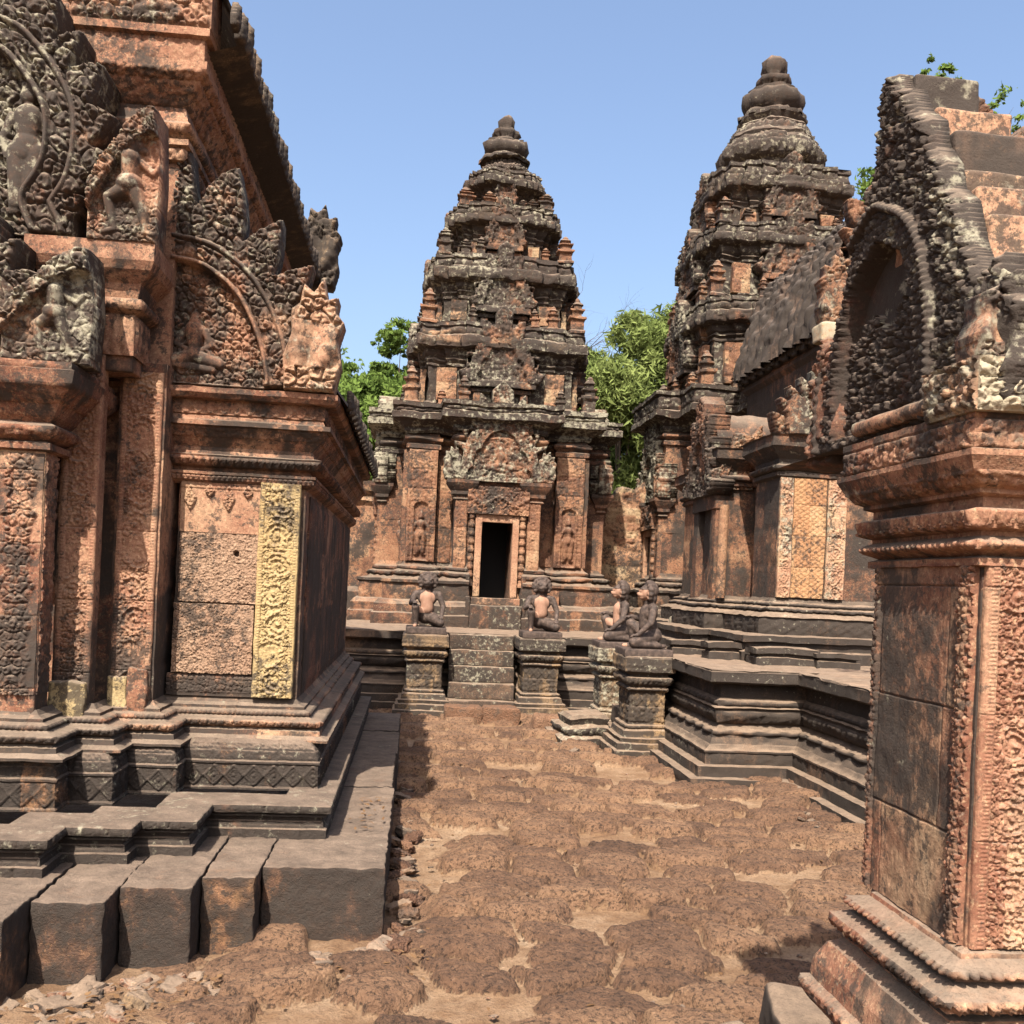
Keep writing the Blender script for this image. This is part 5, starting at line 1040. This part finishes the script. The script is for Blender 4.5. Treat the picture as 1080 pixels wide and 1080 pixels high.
# ruined walls and gate pier behind
rw = thing('ruined_wall', 'crumbling ochre and red wall between the two towers with a broken sloping top', 'wall', (3.6, 18.2, 0))
mb = MB(); carve(mb, [(2.6, 1), (5.2, 1), (5.2, 4.4), (4.6, 4.3), (4.35, 3.95), (4.1, 3.8), (3.9, 3.45), (3.6, 3.5), (3.4, 3.2), (3.1, 3.3), (2.8, 3.0), (2.6, 2.9)], (0, 17.4, 0), (1, 0, 0), (0, 0, 1), .5, lambda u, v, sd: .05 * fbm(u * 5, v * 9, u * 0, 4, 4) + .035 * curlfield(u, v, .1, 5) * sm(2.35, 2.5, v), .025, (.62, .15, .3), (.35, .13, .5), 4); wb(mb, 'masonry', M_FAR, rw, weather=.04, wf=5)
gp = thing('ruined_gatehouse', 'distant pink sandstone gatehouse pier and low wall seen left of the middle tower', 'gatehouse', (-.9, 21, 0))
mb = MB(); P = [(-1.6, 20), (-.72, 20), (-.72, 21), (-1.6, 21)]; sweep(mb, P, [(.1, 0), (.1, 1.4), (0, 1.5), (0, 3.1), (.08, 3.2), (.02, 3.3), (.1, 3.4), (.15, 3.6)], True, .05, .05, (.5, .3, .3), (.5, .35, .5)); cap(mb, P, 3.6, .15); wb(mb, 'pier', M_FAR, gp, weather=.03)
mb = MB(); box(mb, (-.9, 20.3, 0), (2, 20.8, 1.95), .08, (.5, .4, .4), .03, (.5, .3, .5), 3); box(mb, (-6, 20.3, 0), (-1.3, 20.8, 2.4), .1, (.4, .5, .4), .03, (.5, .3, .5), 3); wb(mb, 'low_wall', M_FAR, gp, weather=.03)
ew = thing('enclosure_wall', 'long reddish brown laterite wall far behind the towers', 'wall', (3, 30, 0))
mb = MB(); box(mb, (-30, 30, 0), (40, 30.8, 2.1), .3, (.3, .4, .4), .03, (.9, .35, .4), 8, rough=.03); wb(mb, 'masonry', M_LAT, ew, weather=.05, wf=1.5)
# ================================================================== rubble and leaves
def rock(seed, r):
    mb = MB(); q = .8 + .4 * ((seed * 13) % 7) / 7; box(mb, (-r, -r * q, -r * .6), (r, r * q, r * .6), r * .4, ((seed * 31 % 10) / 12. + .1, .3, .3), r * .35, rough=r * .5, seed=seed, bottom=True); return mb
rng = np.random.RandomState(5); protos = []
for i in range(6): protos.append(rock(i + 1, 1.0))
meshes = []
def small_rocks(name, label, cat, group, spots, mats):
    base = {}
    for k, (x, y, z, r) in enumerate(spots):
        v = k % 6; key = (v, k % len(mats))
        if key not in base:
            o = protos[v].build(name, mats[key[1]]); base[key] = o
        else: o = base[key].copy(); COL.objects.link(o)
        o.location = (x, y, z); o.scale = (r, r * rng.uniform(.7, 1.1), r * rng.uniform(.5, .9)); o.rotation_euler = (rng.uniform(-.4, .4), rng.uniform(-.4, .4), rng.uniform(0, 6)); tag(o, label, cat, group)
sp = []
for k in range(190):
    t = rng.uniform(0, 1); x = -1.55 + 1.5 * t; y = 3.72 + .68 * t + rng.exponential(.12) * -1 + .1
    if k % 3 == 0: y -= rng.uniform(0, .35)
    sp.append((x, y, .008, rng.uniform(.014, .04) * (1 + .9 * (rng.rand() < .2))))
small_rocks('rubble_stone', 'small loose stone in the rubble along the front foot of the left shrine', 'stone', 'rubble along the left shrine', sp, [M_DK2, M_INF, M_ST, M_DK])
sp = [(-.0 + rng.uniform(-.03, .07), 4.5 + 4.8 * (k / 46.), .01, rng.uniform(.03, .075)) for k in range(46)]
small_rocks('foundation_stone', 'dark stone wedged along the right foot of the left shrine plinth', 'stone', 'stones along the side of the left shrine', sp, [M_LAT, M_DK])
sp = [(1.85 + rng.uniform(-.3, .5), 10.1 + rng.uniform(-.5, .7), .01, rng.uniform(.025, .075)) for k in range(26)] + [(3.0 + rng.uniform(-.12, .1), 6.2 + rng.uniform(0, 1.2), .05, rng.uniform(.015, .04)) for k in range(24)]
small_rocks('loose_stone', 'small loose stone on the ground at the foot of the right terrace', 'stone', 'loose stones by the terrace', sp, [M_LAT, M_DK, M_DK2])
sp = [(rng.uniform(.15, 2.6), rng.uniform(3, 9), .012, rng.uniform(.006, .016)) for k in range(90)]
small_rocks('pebble', 'pale pebble scattered on the earth between the worn paving stones', 'pebble', 'pebbles on the ground', sp, [M_INF, M_ST])
mb = MB()
for k in range(420):
    if k % 3: x, y, z = rng.uniform(-1.5, 2.9), rng.uniform(3.2, 9), .03
    else:
        t = rng.uniform(0, 1); x, y, z = -1.55 + 1.7 * t, 3.6 + .7 * t + rng.uniform(-.3, .15), .035
    if k % 14 == 0: x, y, z = rng.uniform(-.3, -.1), rng.uniform(5.2, 6), .345
    L, W_ = rng.uniform(.008, .024), rng.uniform(.003, .009); a = rng.uniform(0, 6.28); c, s_ = math.cos(a), math.sin(a); tl = rng.uniform(-.5, .5)
    G = np.array([[(-L, -W_, 0), (-L, W_, 0)], [(0, -W_ * 1.2, .004), (0, W_ * 1.2, .004)], [(L, -W_ * .3, L * tl), (L, W_ * .3, L * tl)]]); G = np.stack([x + G[..., 0] * c - G[..., 1] * s_, y + G[..., 0] * s_ + G[..., 1] * c, z + G[..., 2] + .006], -1); mb.grid(G, (rng.rand(), 0, 0))
o = mb.build('fallen_leaves', M_DRY); tag(o, 'dry brown fallen leaves scattered over the earth and plinth', 'leaves', kind='stuff')
# ================================================================== TREES
def tree(name, label, cat, loc, blobs, nleaf, ls, mat, trunk, group=None, seed=1, droop=0, aspect=.45):
    rs = np.random.RandomState(seed); root = thing(name, label, cat, loc, group)
    th, tr = trunk; mb = MB(); tube(mb, [(0, 0, -.2), (.1 * tr, .05, th * .4), (-.3 * tr, .1, th * .75), (.2 * tr, 0, th)], [tr, tr * .8, tr * .6, tr * .4], 10)
    for (bx, by, bz, r) in blobs[:10]:
        tube(mb, [(0, 0, th * .55), (bx * .5, by * .5, (th * .55 + bz) * .5 + .2), (bx, by, bz)], [tr * .35, tr * .2, tr * .06], 6)
    mb.build('trunk', M_BARK, root)
    w_ = np.array([b[3] ** 2 for b in blobs]); w_ = w_ / w_.sum()
    nc = max(30, nleaf // 45); bi = rs.choice(len(blobs), nc, p=w_); B = np.array(blobs)[bi]
    d = rs.normal(size=(nc, 3)); d /= np.linalg.norm(d, axis=1, keepdims=True); C = B[:, :3] + d * B[:, 3:4] * (rs.uniform(.35, 1, (nc, 1)) ** .5) * np.array([1, 1, .85])
    cr = rs.uniform(.12, .34, nc) * B[:, 3]; ct = rs.rand(nc)
    li = rs.randint(0, nc, nleaf); o = rs.normal(size=(nleaf, 3)) * .5; P = C[li] + o * cr[li, None] * np.array([1, 1, .55]); P[:, 2] -= droop * np.abs(rs.normal(size=nleaf))
    a = rs.normal(size=(nleaf, 3)); a[:, 2] -= droop * 2; a /= np.linalg.norm(a, axis=1, keepdims=True); b = rs.normal(size=(nleaf, 3)); b[:, 2] *= .5; b = np.cross(a, b); b /= np.linalg.norm(b, axis=1, keepdims=True)
    L = ls * rs.uniform(.6, 1.4, (nleaf, 1)); a = a * L; b = b * L * aspect
    V = np.stack([P - a, P + b * .9, P + a, P - b * .9], 1).reshape(-1, 3); T = np.repeat(np.stack([ct[li] * .7 + rs.rand(nleaf) * .3, 0 * ct[li], 0 * ct[li]], 1), 4, 0)
    mb = MB(); k = mb.pts(V, T); mb.Q.append(np.arange(nleaf * 4).reshape(-1, 4) + k); mb.build('crown', mat, root, smooth=False); return root
rs = np.random.RandomState(3)
def cloud(n, x, z, rx, rz, r, y=1.5): return [(x + rs.uniform(-rx, rx), rs.uniform(-y, y), z + rs.uniform(-rz, rz), r * rs.uniform(.6, 1.2)) for _ in range(n)]
tree('broadleaf_tree', 'dense bright green tree behind the shrine, left of the middle tower', 'tree', (-2.6, 29, 0), cloud(30, 0, 5.8, 3.4, 1.9, 1.3) + cloud(12, 0, 3.0, 3, 1.2, 1.3), 110000, .10, M_LEAF, (5, .3), seed=4)
tree('slender_tree', 'thin pale green sapling top rising above the dense tree beside the middle tower', 'tree', (-.75, 30, 0), cloud(10, .1, 7.6, .7, 1.7, .6, .6), 14000, .075, M_LEAF, (8, .1), seed=5)
tree('bamboo_clump', 'tall yellow green drooping bamboo filling the gap between the towers', 'bamboo', (5.3, 26, 0), cloud(22, -.1, 6.2, 1.8, 1.9, .8) + cloud(7, .8, 8.3, 1.2, .9, .7) + cloud(12, 0, 3.6, 1.6, 1.8, .8), 100000, .12, M_BAM, (7, .12), seed=6, droop=.22, aspect=.22)
tree('broadleaf_tree', 'dark green tree behind the bamboo between the towers', 'tree', (5.0, 36, 0), cloud(16, -1.0, 6.8, 2.6, 1.6, 1.4), 36000, .13, M_LEAF, (6, .3), seed=7)
tree('broadleaf_tree', 'small glimpse of a dark tree between the tall right tower and the gable', 'tree', (13.2, 30, 0), cloud(8, 0, 13.3, .9, 1.6, .8), 6000, .09, M_LEAF, (13, .25), seed=8)
tree('leafy_shrub', 'thin leafy plant sprouting high behind the right gable', 'shrub', (3.6, 6.0, 3.95), cloud(7, .05, .75, .45, .16, .15, .2) + cloud(4, -.35, .95, .15, .15, .1, .2), 3200, .017, M_LEAF, (.7, .008), seed=9)
tree('distant_tree', 'low dark trees far to the left beyond the enclosure', 'tree', (-9, 44, 0), cloud(20, 0, 3.5, 7, 1.5, 2.2), 12000, .2, M_LEAF, (4, .3), seed=10)
tree('distant_tree', 'low dark trees far to the right beyond the enclosure', 'tree', (20, 46, 0), cloud(24, 0, 4, 9, 2, 2.4), 12000, .2, M_LEAF, (4, .3), seed=11)
bt = thing('bare_tree', 'leafless tree with thin grey twigs right of the middle tower', 'tree', (4.3, 27, 0)); rs = np.random.RandomState(12); mb = MB(); mt_ = MB()
tube(mt_, [(-.9, 0, 0), (-.9, 0, 5), (-.95, 0, 9)], [.16, .1, .04], 8)
def twig(p, d, L, r, n):
    q = [np.array(p)]
    for _ in range(4): d = d + rs.normal(size=3) * .16; d /= np.linalg.norm(d); q.append(q[-1] + d * L / 4)
    tube(mb, q, np.linspace(r, r * .4, 5) * .6, 5)
    if n > 0:
        for _ in range(4): twig(q[rs.randint(1, 5)], d + rs.normal(size=3) * .55, L * .62, r * .5, n - 1)
for k in range(5): twig((-.93, 0, 5.5 + k * .4), np.array([rs.uniform(-.5, 1.0), rs.uniform(-.4, .4), rs.uniform(.2, .9)]), 2.1, .03, 3)
mt_.build('trunk', M_BARK, bt); mb.build('twigs', M_BARK, bt)
